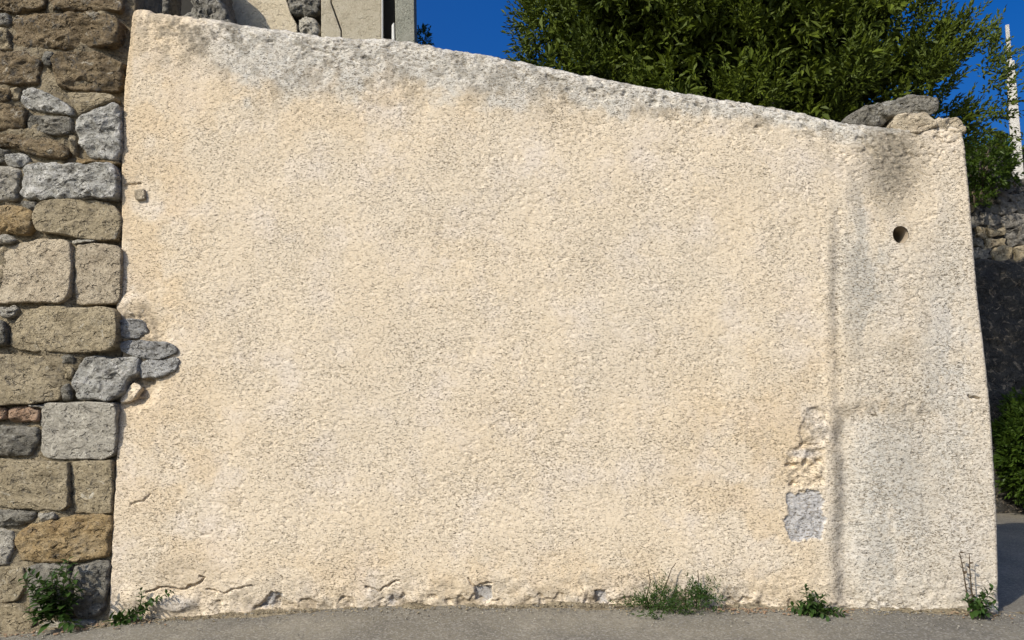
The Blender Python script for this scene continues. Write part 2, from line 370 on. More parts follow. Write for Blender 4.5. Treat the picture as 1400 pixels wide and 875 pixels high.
# worn patches
g1 = poly_sd(PX + 4 * vn(PX / 9, PY / 9, seed=91) + 2 * vn(PX / 4, PY / 4, seed=98), PY + 4 * vn(PX / 9, PY / 9, seed=92) + 2 * vn(PX / 4, PY / 4, seed=99), [(1076, 676), (1092, 670), (1124, 674), (1128, 700), (1126, 736), (1104, 742), (1082, 738), (1075, 720)])
hgt = hgt + sstep(-1, 2.5, g1) * (-0.011 + 0.009 * fbm(PX / 8, PY / 7, oct=3, seed=90))
g2 = poly_sd(PX + 3 * vn(PX / 7, PY / 7, seed=93), PY + 3 * vn(PX / 7, PY / 7, seed=94), [(1102, 562), (1118, 554), (1132, 556), (1132, 608), (1094, 610), (1092, 590)])
hgt = hgt + sstep(-2, 4, g2) * (-0.010 + 0.014 * fbm(PX / 9, PY / 9, oct=3, seed=95))
g3 = poly_sd(PX, PY, [(1072, 618), (1090, 612), (1128, 614), (1128, 664), (1080, 668), (1078, 640)])
hgt = hgt + sstep(-3, 5, g3) * (-0.010 + 0.02 * fbm(PX / 10, PY / 9, oct=2, seed=96))
for (cx, cy, rx, ry, d) in [(1096, 610, 4, 3.2, .03), (1081, 637, 6, 3.5, .035), (1101, 632, 5, 4.5, .04), (1120, 631, 4, 2.5, .025), (1084, 662, 5, 3, .03), (1096, 672, 4, 2, .02), (1112, 608, 12, 1.6, .022)]:
    hgt = hgt - .6 * d * blob(PX + 2 * vn(PX / 5, PY / 5, seed=97), PY, cx, cy, rx, ry, .4)
# little cracks and the flaked foot
def carve(pts, w, d, wob=2.0):
    global hgt
    dd = line_d(PX + wob * vn(PX / 7, PY / 7, seed=101), PY + wob * vn(PX / 7, PY / 7, seed=102), pts)
    hgt = hgt - d * (1 - sstep(w * .4, w, dd))
carve([(1325, 541), (1328, 545), (1334, 543), (1340, 545)], 2.0, .03, .5)
carve([(200, 810), (212, 807), (228, 803), (240, 806), (258, 803), (270, 798), (279, 791), (272, 788)], 2.0, .03)
carve([(282, 805), (305, 811), (318, 805), (345, 801)], 1.7, .022)
carve([(500, 803), (520, 807), (534, 799), (546, 793)], 1.7, .022)
carve([(640, 790), (648, 800), (660, 801), (672, 796)], 2.0, .022)
carve([(180, 690), (196, 684), (203, 676)], 1.4, .014); carve([(168, 255), (180, 252), (192, 250)], 1.6, .015)
hb = np.interp(PX, BASX, BASY) - PY
fl = 13 + 8 * vn(PX / 30, PX * 0, seed=111) + 7 * vn(PX / 9, PX * 0, seed=112)
foot = sstep(-1.5, 1.5, fl - hb) * (1 - sstep(1040, 1120, PX)) * sstep(240, 300, PX) * sstep(-.25, .0, fbm(PX / 28, PY / 60, oct=2, seed=113))
foot_r = sstep(-1.5, 1.5, fl * .55 - hb) * sstep(1120, 1160, PX)
hgt = hgt - 0.014 * foot + 0.012 * (foot + .4 * (hb < 45)) * fbm(PX / 9, PY / 8, oct=3, seed=114) - .01 * foot_r * vn(PX / 8, PY / 6, seed=115)
hgt = hgt + 0.012 * (1 - sstep(0, 70, hb)) * fbm(PX / 22, PY / 16, oct=3, seed=116)
for pts in ([(648, 802), (672, 800), (674, 818), (666, 824), (650, 822)], [(814, 808), (828, 806), (832, 824), (816, 826)], [(372, 808), (388, 812), (382, 830), (352, 832)]):
    hgt = hgt - 0.028 * sstep(-1, 2, poly_sd(PX + 1.5 * vn(PX / 5, PY / 5, seed=117), PY + 1.5 * vn(PX / 5, PY / 5, seed=118), pts))
# ragged left edge by the quoins: sunken where the grey stones sit
sink = blob(PX, PY, 185, 480, 60, 52, .35) * (1 - sstep(205, 240, PX)) + blob(PX, PY, 180, 530, 30, 28, .4)
hgt = hgt - 0.03 * sink + 0.02 * sink * fbm(PX / 12, PY / 10, oct=2, seed=121)
hgt = hgt + 0.02 * blob(PX, PY, 181, 418, 17, 14, .5)
hgt = hgt + 0.022 * blob(PX, PY, 238, 824, 32, 11, .4) + 0.018 * blob(PX, PY, 177, 822, 14, 18, .5)
hgt = hgt - 0.018 * np.exp(-((PX - 128 - 40) / 9.0) ** 2) * 0
# --- stains, plus painted shadow along the panel groove
def nz(sc, seed, o=4): return 0.5 + 0.5 * fbm(PX / sc, PY / sc, oct=o, seed=seed)
dpx = PY - np.interp(PX, TOPX, TOPY)
n1, n2, n3 = nz(40, 201), nz(14, 202), nz(120, 203)
bw = np.interp(PX, [180, 300, 330, 600, 800, 1000, 1150, 1200, 1330], [16, 80, 98, 72, 54, 30, 38, 20, 12])
grey = (1 - sstep(.55, 1.15, dpx / bw + .9 * (n1 - .5) + .7 * (n2 - .5))) * sstep(235, 330, PX) * .92
sv = 0.5 + 0.5 * fbm(PX / 30, PY / 130, oct=4, seed=221); sv2 = .55 * sv + .25 * n1 + .2 * n2
grey = np.maximum(grey, .85 * blob(PX, PY, 1186, 375, 40, 110, .8) * sstep(.34, .56, sv2))
grey = np.maximum(grey, .9 * blob(PX, PY, 1212, 690, 74, 175, .7) * sstep(.30, .52, sv2))
grey = np.maximum(grey, .8 * blob(PX, PY, 1300, 540, 46, 230, .8) * sstep(.34, .54, sv2))
grey = np.maximum(grey, .6 * blob(PX, PY, 1320, 710, 50, 130, .7) * sstep(.3, .6, sv2))
grey = np.maximum(grey, .7 * blob(PX, PY, 1168, 182, 34, 16, .5))
grey = np.maximum(grey, .10 * sstep(.55, .75, n3) * blob(PX, PY, 640, 330, 520, 300, .5))
dirt_shade = 1.0 * blob(PX, PY, 1218, 215, 36, 64, .8) * sstep(.16, .38, .4 * n1 + .35 * n2 + .25 * sv)
dirt_shade = np.maximum(dirt_shade, .5 * blob(PX, PY, 1205, 260, 50, 60, .8) * sstep(.46, .62, sv2)); dirt_shade = np.maximum(dirt_shade, .32 * blob(PX, PY, 1190, 350, 40, 110, .8) * sstep(.48, .62, sv2)); grey = np.maximum(grey, .5 * sstep(1140, 1175, PX) * sstep(560, 600, PY)); grey = np.maximum(grey, .35 * sstep(1145, 1180, PX) * sstep(300, 360, PY)); dirt_shade = np.maximum(dirt_shade, .22 * blob(PX, PY, 1225, 680, 40, 150, .8) * sstep(.48, .62, sv2))
dirt_shade = np.maximum(dirt_shade, .55 * blob(PX, PY, 1165, 200, 50, 34, .7) * sstep(.46, .62, n2))
dirt_shade = np.maximum(dirt_shade, .9 * blob(PX, PY, 275, 44, 80, 40, .7) * sstep(.36, .58, n2 + .25 * (n1 - .5)))
dirt_shade = np.maximum(dirt_shade, .55 * (1 - sstep(.6, 1.6, dpx / bw)) * sstep(.46, .68, n2) * sstep(200, 300, PX))
dirt_shade = np.maximum(dirt_shade, .33 * blob(PX, PY, 640, 112, 90, 22, .8) * sstep(.4, .7, n2))
dirt_shade = np.maximum(dirt_shade, .30 * blob(PX, PY, 470, 110, 120, 30, .8) * sstep(.4, .7, n2))
dirt_shade = np.maximum(dirt_shade, .35 * blob(PX, PY, 900, 150, 60, 22, .8) * sstep(.4, .7, n2))
dirt_shade = np.maximum(dirt_shade, .5 * (1 - sstep(6, 58, hb + 40 * (n1 - .5))) * sstep(.3, .7, n2) * (1 - .6 * sstep(1100, 1200, PX)))
dirt_shade = np.maximum(dirt_shade, .28 * blob(PX, PY, 245, 785, 60, 22, .6))
dirt_shade = np.maximum(dirt_shade, .40 * blob(PX, PY, 1148, 640, 9, 190, .6) * sstep(.3, .6, n2))  # shadow of the panel edge painted down the trough, along with grime
dirt_shade = np.maximum(dirt_shade, .35 * blob(PX, PY, 1137, 360, 5, 80, .6))  # thin strip painted as the shadow beside the upper panel edge
dirt_shade = np.maximum(dirt_shade, .5 * sstep(-3, 4, g2) * sstep(.4, .7, n2))
dirt_shade = np.maximum(dirt_shade, .25 * blob(PX, PY, 1200, 470, 60, 70, .6) * sstep(.45, .7, n1))
och = .75 * blob(PX, PY, 205, 330, 60, 330, .6) * sstep(.3, .65, n1)
och = np.maximum(och, .6 * blob(PX, PY, 240, 660, 80, 170, .7) * sstep(.35, .65, n1))
och = np.maximum(och, .6 * blob(PX, PY, 1050, 640, 110, 200, .7) * sstep(.35, .65, n1))
och = np.maximum(och, .5 * blob(PX + 3 * vn(PY / 40, PY * 0, seed=8), PY, 1238, 420, 8, 100, .9) * sstep(.35, .6, sv2)); och = np.maximum(och, .7 * blob(PX, PY, 1210, 560, 50, 18, .6))
och = np.maximum(och, .5 * sstep(-4, 4, g3)); och = np.maximum(och, .5 * blob(PX, PY, 690, 790, 420, 40, .7) * sstep(.4, .65, n1))
och = np.maximum(och, .45 * blob(PX, PY, 420, 150, 260, 50, .7) * sstep(.4, .65, n1))
och = np.maximum(och, .85 * (1 - sstep(3, 16, PX - np.interp(PY, LFY, LFX))) * sstep(330, 300, PY))
patch = np.maximum(.95 * sstep(-1, 2, g1), .6 * blob(PX, PY, 1100, 620, 20, 6, .5))
for pts in ([(648, 802), (672, 800), (674, 818), (666, 824), (650, 822)], [(814, 808), (828, 806), (832, 824), (816, 826)], [(372, 808), (388, 812), (382, 830), (352, 832)]):
    patch = np.maximum(patch, .9 * sstep(-1, 2, poly_sd(PX, PY, pts)))
patch = np.maximum(patch, .6 * blob(PX, PY, 540, 820, 14, 8, .5)); patch = np.maximum(patch, .5 * blob(PX, PY, 238, 826, 30, 10, .4))
earth = np.clip(.75 * foot * sstep(.3, .6, n2) + .6 * sink, 0, 1)
# --- assemble the grid, with the top, right side and back as extra rows and columns
wfront_t = np.clip(1 - base / RT, 0, 1)
P = np.stack([WX, base - hgt, WZ], -1)
topw = (1 - sstep(0, RT, dz)); P[..., 1] += hgt * topw * .6; P[..., 2] += hgt * topw * .6
TH = 0.45
rows = []
for k in range(9):
    r = P[0].copy(); yy = RT + (k + 1) * (TH - RT) / 9
    r[:, 1] = yy; r[:, 2] = ztop[0] + 0.012 * fbm(WX[0] / .08, np.full(NX, yy) / .08, oct=3, seed=131) - .004 * k; rows.append(r)
bk = P[0].copy(); bk[:, 1] = TH; bk[:, 2] = -0.25; rows.append(bk)
ext = np.stack(rows[::-1], 0); P = np.concatenate([ext, P], 0); ne = len(rows)
cols_r = []
for k in range(9):
    c_ = P[:, -1].copy(); c_[:, 1] = np.minimum(np.maximum(c_[:, 1], RR + (k + 1) * (TH - RR) / 9), TH); c_[:, 0] += .01 * fbm(c_[:, 2] / .08, c_[:, 1] / .08, oct=3, seed=133) * (k < 8); cols_r.append(c_)
c_l = []
for k in range(3):
    c_ = P[:, 0].copy(); c_[:, 1] = np.minimum(np.maximum(c_[:, 1], RL + (k + 1) * .14), TH); c_l.append(c_)
P = np.concatenate([np.stack(c_l[::-1], 1), P, np.stack(cols_r, 1)], 1)
def padmap(a): 
    a = np.concatenate([np.repeat(a[:1], ne, 0), a], 0)
    return np.concatenate([np.repeat(a[:, :1], 3, 1), a, np.repeat(a[:, -1:], 9, 1)], 1)
G = padmap(np.stack([grey, dirt_shade, och, np.ones_like(grey)], -1)); G2 = padmap(np.stack([patch, earth, 0 * patch, np.ones_like(patch)], -1))
PXp, PYp = padmap(PX), padmap(PY)
ny, nx = P.shape[:2]; I = np.arange(nx * ny).reshape(ny, nx)
Q = np.stack([I[:-1, :-1], I[1:, :-1], I[1:, 1:], I[:-1, 1:]], -1).reshape(-1, 4)
cxq = PXp.reshape(-1)[Q].mean(1); cyq = PYp.reshape(-1)[Q].mean(1)
fz = (Q.min(1) // nx) >= ne
dh = np.hypot(cxq - HOLE[0] + 1.2 * vn(cyq / 4, cxq / 4, seed=7), (cyq - HOLE[1]) / 1.12)
_g = P.reshape(-1, 3)[Q]; _sz = np.ptp(_g[:, :, 0], axis=1) + np.ptp(_g[:, :, 2], axis=1)
Q = Q[~((dh < HOLE[2] * .35) & fz & (_sz > _hr * .9)) ]
wall = mesh_np("rendered_wall", P.reshape(-1, 3), Q, M['render'], None, True, {"stain_shade": G.reshape(-1, 4), "patch": G2.reshape(-1, 4)})
tag(wall, "tall cream roughcast wall with sloping grey top and a drain hole near its right end", "wall")
WL = wall  # parent of the pieces set in it
# drain hole
hx, hz = at(HOLE[0], HOLE[1], 0.0); rr = (HOLE[2] + 1.0) / pxm()
V = []; Fc = []; NS = 28
for k, (yy, r_) in enumerate([(0.012, rr * 1.12), (0.03, rr * .97), (.12, rr * .95), (.30, rr * .93)]):
    for i in range(NS):
        a = 2 * math.pi * i / NS; w = 1 + .05 * math.sin(3 * a + 1); V.append((hx + r_ * w * math.cos(a), yy, hz + r_ * 1.1 * w * math.sin(a)))
for k in range(3):
    for i in range(NS): j = (i + 1) % NS; Fc.append((k * NS + i, k * NS + j, (k + 1) * NS + j, (k + 1) * NS + i))
Fc.append(tuple(3 * NS + i for i in range(NS)))
mesh_py("drain_hole", V, Fc, M['pipe'], WL, True)

# ---------------------------------------------------------------- stones
def catmull(pts, m):
    pts = np.array(pts, float); n = len(pts)
    seg = np.linalg.norm(np.roll(pts, -1, 0) - pts, axis=1); cum = np.concatenate([[0], np.cumsum(seg)]); out = []
    for d in np.linspace(0, cum[-1], m, endpoint=False):
        i = min(np.searchsorted(cum, d, side='right') - 1, n - 1); f = (d - cum[i]) / max(seg[i], 1e-9)
        p0, p1, p2, p3 = pts[i - 1], pts[i], pts[(i + 1) % n], pts[(i + 2) % n]
        cm = .5 * ((2 * p1) + (p2 - p0) * f + (2 * p0 - 5 * p1 + 4 * p2 - p3) * f * f + (3 * p1 - p0 - 3 * p2 + p3) * f ** 3)
        ln = p1 + (p2 - p1) * f
        out.append(.4 * cm + .6 * ln)
    return np.array(out)
_sid = [0]
def worley(x, z, seed):
    fx = np.floor(x); fz_ = np.floor(z); best = np.full(np.shape(x), 9.0, np.float32); k0 = np.zeros(np.shape(x), np.int64)
    for dx in (-1, 0, 1):
        for dz_ in (-1, 0, 1):
            ix = (fx + dx).astype(np.int64) + 100000; iz = (fz_ + dz_).astype(np.int64) + 100000
            hx_ = _h(ix, iz, k0, seed); hz_ = _h(ix, iz, k0 + 1, seed); hv = _h(ix, iz, k0 + 2, seed)
            best = np.minimum(best, np.maximum(np.abs(x - fx - dx - hx_), np.abs(z - fz_ - dz_ - hz_)) * (.7 + .6 * hv))
    return best
def stone(name, pts, mat, parent, y_front=-.05, y_back=.12, px=True, Y=0.0, rnd=.03, amp=.010, bulge=.012, res=None, tilt=None):
    """one stone from its outline; front face rounded, chipped and pitted; goes back into the wall"""
    _sid[0] += 1; sd = _sid[0]
    if px: xx, zz = at([p[0] for p in pts], [p[1] for p in pts], Y + y_front); pts = list(zip(xx, zz))
    per = sum(math.dist(pts[i], pts[(i + 1) % len(pts)]) for i in range(len(pts)))
    m = res or int(min(150, max(28, per / .016))); o = catmull(pts, m)
    c = o.mean(0); rad = np.linalg.norm(o - c, axis=1).mean(); r_e = min(rnd, rad * .45)
    nr = int(min(24, max(5, rad / .016))) if res is None else 4
    prof = [(1.0, y_back), (1.0, (y_back + y_front) * .5 + r_e * .5), (1.0, y_front + r_e)]
    rings = []
    for a in (25, 50, 72): rings.append((r_e * (1 - math.cos(R(a))), y_front + r_e * (1 - math.sin(R(a)))))
    Vs = []
    d = o - c; L = np.linalg.norm(d, axis=1, keepdims=True); dn = d / L
    for f, yy in prof: Vs.append(np.column_stack([o[:, 0], np.full(m, yy), o[:, 1]]))
    for ins, yy in rings: 
        p = o - dn * np.minimum(ins, L * .4); Vs.append(np.column_stack([p[:, 0], np.full(m, yy), p[:, 1]]))
    inner = o - dn * np.minimum(r_e, L * .4)
    for k in range(nr):
        f = 1 - (k / nr); p = c + (inner - c) * f
        Vs.append(np.column_stack([p[:, 0], np.full(m, y_front - bulge * (1 - f * f)), p[:, 1]]))
    Vv = np.concatenate(Vs + [np.array([[c[0], y_front - bulge, c[1]]])], 0)
    Vv[:, 1] += Y
    X_, Y_, Z_ = Vv[:, 0] + sd * 3.7, Vv[:, 1], Vv[:, 2]
    fr = np.clip((Y + y_front + r_e * 3 - Vv[:, 1]) / (r_e * 2 + 1e-6), 0, 1)
    n_ = fbm(X_ / .11, Z_ / .08, Y_ / .1, oct=4, seed=300 + sd % 40, gain=.6)
    n_ = .55 * n_ - 1.1 * (worley(X_ / .15 + .25 * fbm(X_ / .06, Z_ / .06, oct=2, seed=9), Z_ / .10, sd) - .38)
    rg = 1 - np.abs(fbm(X_ / .05 + 9, Z_ / .035, Y_ / .05, oct=3, seed=350))
    ang = random.uniform(-.10, .10), random.uniform(-.10, .10)
    if tilt: ang = tilt
    Vv[:, 1] += fr * (-amp * 1.6 * n_ - amp * .9 * (rg - .7) + (Vv[:, 0] - c[0]) * ang[0] + (Vv[:, 2] - c[1]) * ang[1])
    Vv[:, 0] += amp * .8 * fbm(Z_ / .06, Y_ / .06, oct=2, seed=360 + sd % 30); Vv[:, 2] += amp * .8 * fbm(X_ / .06, Y_ / .06, oct=2, seed=370 + sd % 30)
    K = len(Vs); I = np.arange(K * m).reshape(K, m); J = np.roll(I, -1, 1)
    q = np.stack([I[:-1], J[:-1], J[1:], I[1:]], -1).reshape(-1, 4)
    tri = np.stack([I[-1], J[-1], np.full(m, K * m), np.full(m, K * m)], -1)
    Vv = Vv.astype(float); faces = q.tolist() + [(a, b, c_) for a, b, c_, _ in tri.tolist()]
    # orientation: outward toward -Y
    ob = mesh_py(name, Vv, [tuple(f[::-1]) for f in faces] if area(o) < 0 else faces, mat, parent, True)
    return ob
def area(o): return .5 * np.sum(o[:, 0] * np.roll(o[:, 1], -1) - np.roll(o[:, 0], -1) * o[:, 1])

sw = empty("stone_wall", at3(60, 862, 0.05), "old brown rubble and squared limestone wall at the left of the cream wall", "wall")
ST = [
 ([(-22,-10),(60,-10),(62,10),(30,15),(-22,13)],'brown'), ([(65,-10),(160,-10),(164,14),(120,15),(66,13)],'brown'),
 ([(-22,18),(9,17),(13,28),(8,33),(-22,32)],'dark'), ([(12,36),(20,18),(90,18),(150,20),(164,31),(160,56),(150,63),(70,66),(16,62)],'brown'),
 ([(-22,36),(8,37),(12,65),(-22,66)],'tan'), ([(-22,70),(30,68),(52,72),(55,90),(50,112),(20,116),(-22,112)],'brown'),
 ([(56,70),(70,70),(69,90),(58,88)],'dark'), ([(74,72),(130,69),(150,78),(165,84),(164,116),(150,124),(105,124),(80,118),(72,95)],'brown'),
 ([(28,122),(44,118),(68,128),(98,146),(100,156),(68,154),(30,145)],'white'), ([(-22,118),(10,118),(12,136),(-22,139)],'brown'),
 ([(14,120),(27,119),(25,133),(15,134)],'tan'), ([(-22,143),(14,141),(36,148),(32,172),(8,176),(-22,177)],'brown'),
 ([(40,157),(95,160),(99,177),(88,184),(60,183),(37,174)],'dark'), ([(84,127),(125,126),(152,129),(157,135),(125,148),(106,156),(101,145)],'tan'),
 ([(102,166),(112,156),(155,139),(164,150),(165,205),(155,219),(125,214),(106,196)],'white'),
 ([(-22,182),(30,180),(60,184),(88,198),(92,210),(85,216),(50,214),(20,203),(-22,197)],'brown'),
 ([(3,212),(28,208),(38,218),(30,228),(8,227)],'white'), ([(93,183),(102,187),(104,200),(101,213),(94,206)],'tan'),
 ([(-22,202),(12,204),(2,222),(-22,222)],'dark'),
 ([(106,216),(140,217),(160,221),(158,225),(104,223)],'ochre'),
 ([(28,232),(40,223),(100,221),(145,222),(157,228),(162,262),(152,271),(95,270),(50,273),(27,268)],'white'),
 ([(-22,227),(20,229),(26,240),(24,268),(18,275),(-22,273)],'grey'), ([(30,276),(48,275),(50,284),(44,289),(30,285)],'dark'),
 ([(-22,279),(25,281),(44,290),(46,302),(38,321),(10,319),(-22,317)],'ochre'),
 ([(50,282),(60,274),(100,270),(140,274),(155,282),(164,300),(156,326),(130,328),(90,322),(54,316),(46,300)],'tan'),
 ([(-22,322),(10,321),(20,329),(10,334),(-22,334)],'grey'), ([(98,327),(128,327),(133,331),(100,333)],'grey'),
 ([(-22,337),(10,335),(50,326),(90,328),(98,338),(99,385),(96,405),(82,415),(40,413),(-22,413)],'beige'),
 ([(104,336),(125,332),(155,335),(166,342),(165,400),(157,415),(102,415),(101,380)],'beige'),
 ([(8,456),(16,440),(30,424),(60,418),(110,420),(150,420),(160,428),(163,450),(158,474),(140,481),(90,482),(30,479),(9,472)],'tan'),
 ([(-6,422),(14,418),(23,424),(17,434),(2,434)],'grey'), ([(-22,436),(3,438),(7,450),(5,470),(-22,472)],'dark'),
 ([(-22,486),(40,486),(76,490),(82,520),(80,545),(50,551),(-22,553)],'tan'),
 ([(80,488),(90,484),(104,488),(100,499),(81,498)],'dark'), ([(85,502),(98,502),(98,517),(87,518)],'tan'), ([(81,530),(92,524),(97,535),(95,547),(83,547)],'dark'),
 ([(100,510),(108,495),(125,486),(165,490),(186,490),(187,510),(174,522),(167,540),(150,547),(108,547),(98,530)],'white'),
 ([(10,562),(30,556),(54,560),(50,574),(35,578),(10,577)],'red'), ([(-22,557),(7,557),(7,572),(-22,577)],'red'), ([(36,553),(58,553),(55,557),(38,556)],'grey'),
 ([(-22,583),(10,581),(49,584),(50,604),(38,622),(5,624),(-22,621)],'dark'),
 ([(54,562),(62,551),(120,549),(157,551),(162,560),(160,600),(156,622),(140,628),(60,628),(51,618),(53,590)],'grey'),
 ([(-22,629),(8,628),(60,631),(94,632),(95,660),(93,692),(80,698),(40,697),(-22,691)],'tan'),
 ([(98,632),(150,629),(156,634),(153,690),(149,702),(98,702),(96,670)],'tan'),
 ([(-22,697),(20,698),(45,701),(44,713),(20,721),(-22,720)],'dark'), ([(49,701),(70,700),(75,709),(50,713)],'grey'),
 ([(20,732),(40,716),(90,706),(149,705),(152,730),(149,760),(120,768),(60,771),(25,766)],'ochre'),
 ([(-22,725),(14,724),(17,745),(12,771),(-22,773)],'grey'),
 ([(100,774),(148,767),(147,800),(140,835),(128,847),(104,846),(97,810)],'dark'),
 ([(-22,777),(30,774),(36,800),(20,822),(-22,825)],'tan'), ([(38,774),(95,773),(97,800),(95,843),(52,846),(36,822)],'dark'),
 ([(-22,829),(24,827),(46,846),(40,864),(-22,878)],'tan'), ([(50,850),(100,848),(130,850),(120,862),(60,866)],'grey'),
]
for pts, mk in ST:
    big = max(p[0] for p in pts) - min(p[0] for p in pts)
    yf = (-.010 if min(p[1] for p in pts) > 545 else -.034) - random.uniform(-.006, .014)
    ash = mk in ('beige', 'grey', 'tan') and big > 50
    stone("stone", pts, M[mk], sw, yf, .10, rnd=.014 if ash else .026, amp=.010 if ash else .022, bulge=.004 if ash else .012)
# the wall runs on to the left and upward beyond the frame
yrow = -330
rows_ = []
while yrow < 870:
    hh = random.choice([44, 58, 72, 84]); rows_.append((yrow, min(yrow + hh, 884))); yrow += hh
for (a, b) in rows_:
    x = -420
    while x < -24:
        w = random.choice([55, 80, 110, 140]); x1 = min(x + w, -26)
        if x1 - x > 22:
            j = lambda: random.uniform(-4, 4)
            pts = [(x + 3 + j(), a + 5), (x + (x1 - x) * .5, a + 3 + j() * .5), (x1 - 3, a + 4), (x1 - 2, (a + b) / 2), (x1 - 4, b - 4), ((x + x1) / 2, b - 3 + j() * .5), (x + 4, b - 4), (x + 3 + j() * .5, (a + b) / 2)]
            stone("stone", pts, M[random.choice(['brown', 'tan', 'tan', 'grey', 'beige', 'dark', 'white'])], sw, -.05, .10, res=36, amp=.013, bulge=.012)
        x = x1 + 2
    if b < 5:
        x = -24
        while x < 165:
            w = random.choice([45, 70, 95]); x1 = min(x + w, 172)
            if x1 - x > 20: stone("stone", [(x + 3, a + 4), (x1 - 3, a + 3), (x1 - 3, b - 4), (x + 3, b - 3)], M[random.choice(['brown', 'dark', 'tan'])], sw, -.05, .10, res=36, amp=.015)
            x = x1 + 2
# mortar body behind the stones
mx0, mz0 = at(-440, 905, 0.0); ux = np.linspace(0, 1, 150)[None, :]; uz = np.linspace(0, 1, 280)[:, None]
MPY = -345 + (925 + 345) * uz + 0 * ux; MPX = -440 + (np.interp(MPY, LFY, LFX) - 1 + 440) * ux
mxx, mzz = at(MPX, MPY, 0.0)
mrt = 0.012 + .022 * sstep(520, 560, MPY) + .05 * sstep(0.94, 1.0, ux) * (1 - sstep(430, 560, MPY)) + .022 * fbm(mxx / .09, mzz / .07, oct=4, seed=401) - .034 * sstep(-.1, .5, fbm(mxx / .3, mzz / .25, oct=3, seed=402)) * (1 - sstep(.93, 1, ux)) - .012 * (1 - sstep(150, 260, MPY)) * (1 - sstep(.93, 1, ux))
Pm = np.stack([mxx, mrt, mzz], -1)
top_r = Pm[:1].copy(); top_r[..., 1] = .5; bot = top_r.copy(); bot[..., 2] = -.3
Pm = np.concatenate([bot, top_r, Pm], 0); rc = Pm[:, -1:].copy(); rc[..., 1] = np.maximum(rc[..., 1], .5); Pm = np.concatenate([Pm, rc], 1)
ny, nx = Pm.shape[:2]; I = np.arange(nx * ny).reshape(ny, nx)
mesh_np("mortar_bed", Pm.reshape(-1, 3), np.stack([I[:-1, :-1], I[1:, :-1], I[1:, 1:], I[:-1, 1:]], -1).reshape(-1, 4), M['mortar'], sw)
# grey stones showing through the render, cap stones, small inset piece
for pts, mk, yf in [([(161,438),(180,436),(196,438),(200,453),(186,463),(164,462)],'bluegrey',-.004), ([(161,470),(175,465),(192,466),(225,466),(241,475),(243,483),(222,490),(190,491),(164,481)],'bluegrey',-.010),
                    ([(187,503),(196,493),(222,491),(240,487),(247,494),(242,506),(216,517),(191,516)],'bluegrey',-.008), ([(170,408),(188,404),(200,412),(196,428),(176,430),(164,422)],'render',-.004), ([(166,540),(182,524),(194,530),(186,545),(172,552),(162,550)],'render',-.002)]:
    stone("embedded_stone", pts, M[mk], WL, yf, .06, rnd=.013, amp=.016, bulge=.002)
stone("embedded_stone", [(183,259),(196,258),(198,272),(185,273)], M['beige'], WL, -.02, .04, rnd=.01, amp=.003, bulge=.0, tilt=(0, 0))
for pts, mk, yf, yk in [([(1158,162),(1168,152),(1205,138),(1226,141),(1222,158),(1200,172),(1165,172)],'dark',.10,.42), ([(1209,153),(1224,136),(1240,129),(1279,134),(1281,150),(1268,160),(1228,160)],'dark',.05,.40), ([(1222,174),(1229,154),(1262,151),(1274,158),(1280,172),(1250,182)],'beige',.01,.3), ([(1276,172),(1284,160),(1312,160),(1320,170),(1318,184),(1280,184)],'beige',.01,.4)]:
    stone("cap_stone", pts, M[mk], WL, yf, yk, rnd=.02, amp=.026, bulge=.006)

# ---------------------------------------------------------------- the old house behind, upper left
HY = 4.5
def prism(name, pts, mat, parent, Y0, th, px=True):
    if px: xx, zz = at([p[0] for p in pts], [p[1] for p in pts], Y0); P2 = list(zip(xx, zz))
    else: P2 = pts
    n = len(P2); V = [(x, Y0, z) for x, z in P2] + [(x, Y0 + th, z) for x, z in P2]
    Fc = [tuple(range(n)), tuple(range(2 * n - 1, n - 1, -1))] + [(i, i + n, (i + 1) % n + n, (i + 1) % n) for i in range(n)]
    o = mesh_py(name, V, Fc, mat, parent); 
    import bmesh
    bm = bmesh.new(); bm.from_mesh(o.data); bmesh.ops.recalc_face_normals(bm, faces=bm.faces[:])
    bmesh.ops.bevel(bm, geom=bm.edges[:], offset=.008, segments=1, affect='EDGES', clamp_overlap=True); bm.to_mesh(o.data); bm.free()
    return o
hs_ = empty("old_house", at3(400, 560, HY), "weathered old house of cream and grey plaster behind the cream wall, upper left", "house")
BOT = 560; TOPH = -330
prism("cream_facade", [(296, TOPH), (388, TOPH), (390, -4), (398, 20), (406, 34), (406, BOT), (314, BOT), (314, 26), (298, 0)], M['plaster'], hs_, HY, .3)
prism("wall_panel", [(439, TOPH), (448, TOPH), (452, 4), (466, 43), (470, BOT), (439, BOT)], M['greyplaster'], hs_, HY + .02, .3)
prism("wall_panel", [(449.5, TOPH), (521, TOPH), (521, BOT), (472, BOT), (467.5, 41), (453.5, 3)], M['greyplaster'], hs_, HY + .03, .3)
prism("window_jamb", [(521.5, TOPH), (523.5, TOPH), (523.5, BOT), (521.5, BOT)], M['paint'], hs_, HY + .01, .06)
prism("window_frame", [(535.5, 34), (539, 30), (540, 70), (535.5, 70)], M['paint'], hs_, HY + .015, .05)
prism("wall_panel", [(533, TOPH), (561, TOPH), (567, 55), (567, BOT), (541, BOT), (541, 55)], M['greenplaster'], hs_, HY - .01, .28)
prism("window_dark_fill", [(522, TOPH), (534, TOPH), (541, 55), (541, BOT), (522, BOT)], M['interior_shade'], hs_, HY + .24, .05)  # near-black sheet painting the darkness of the open window slot
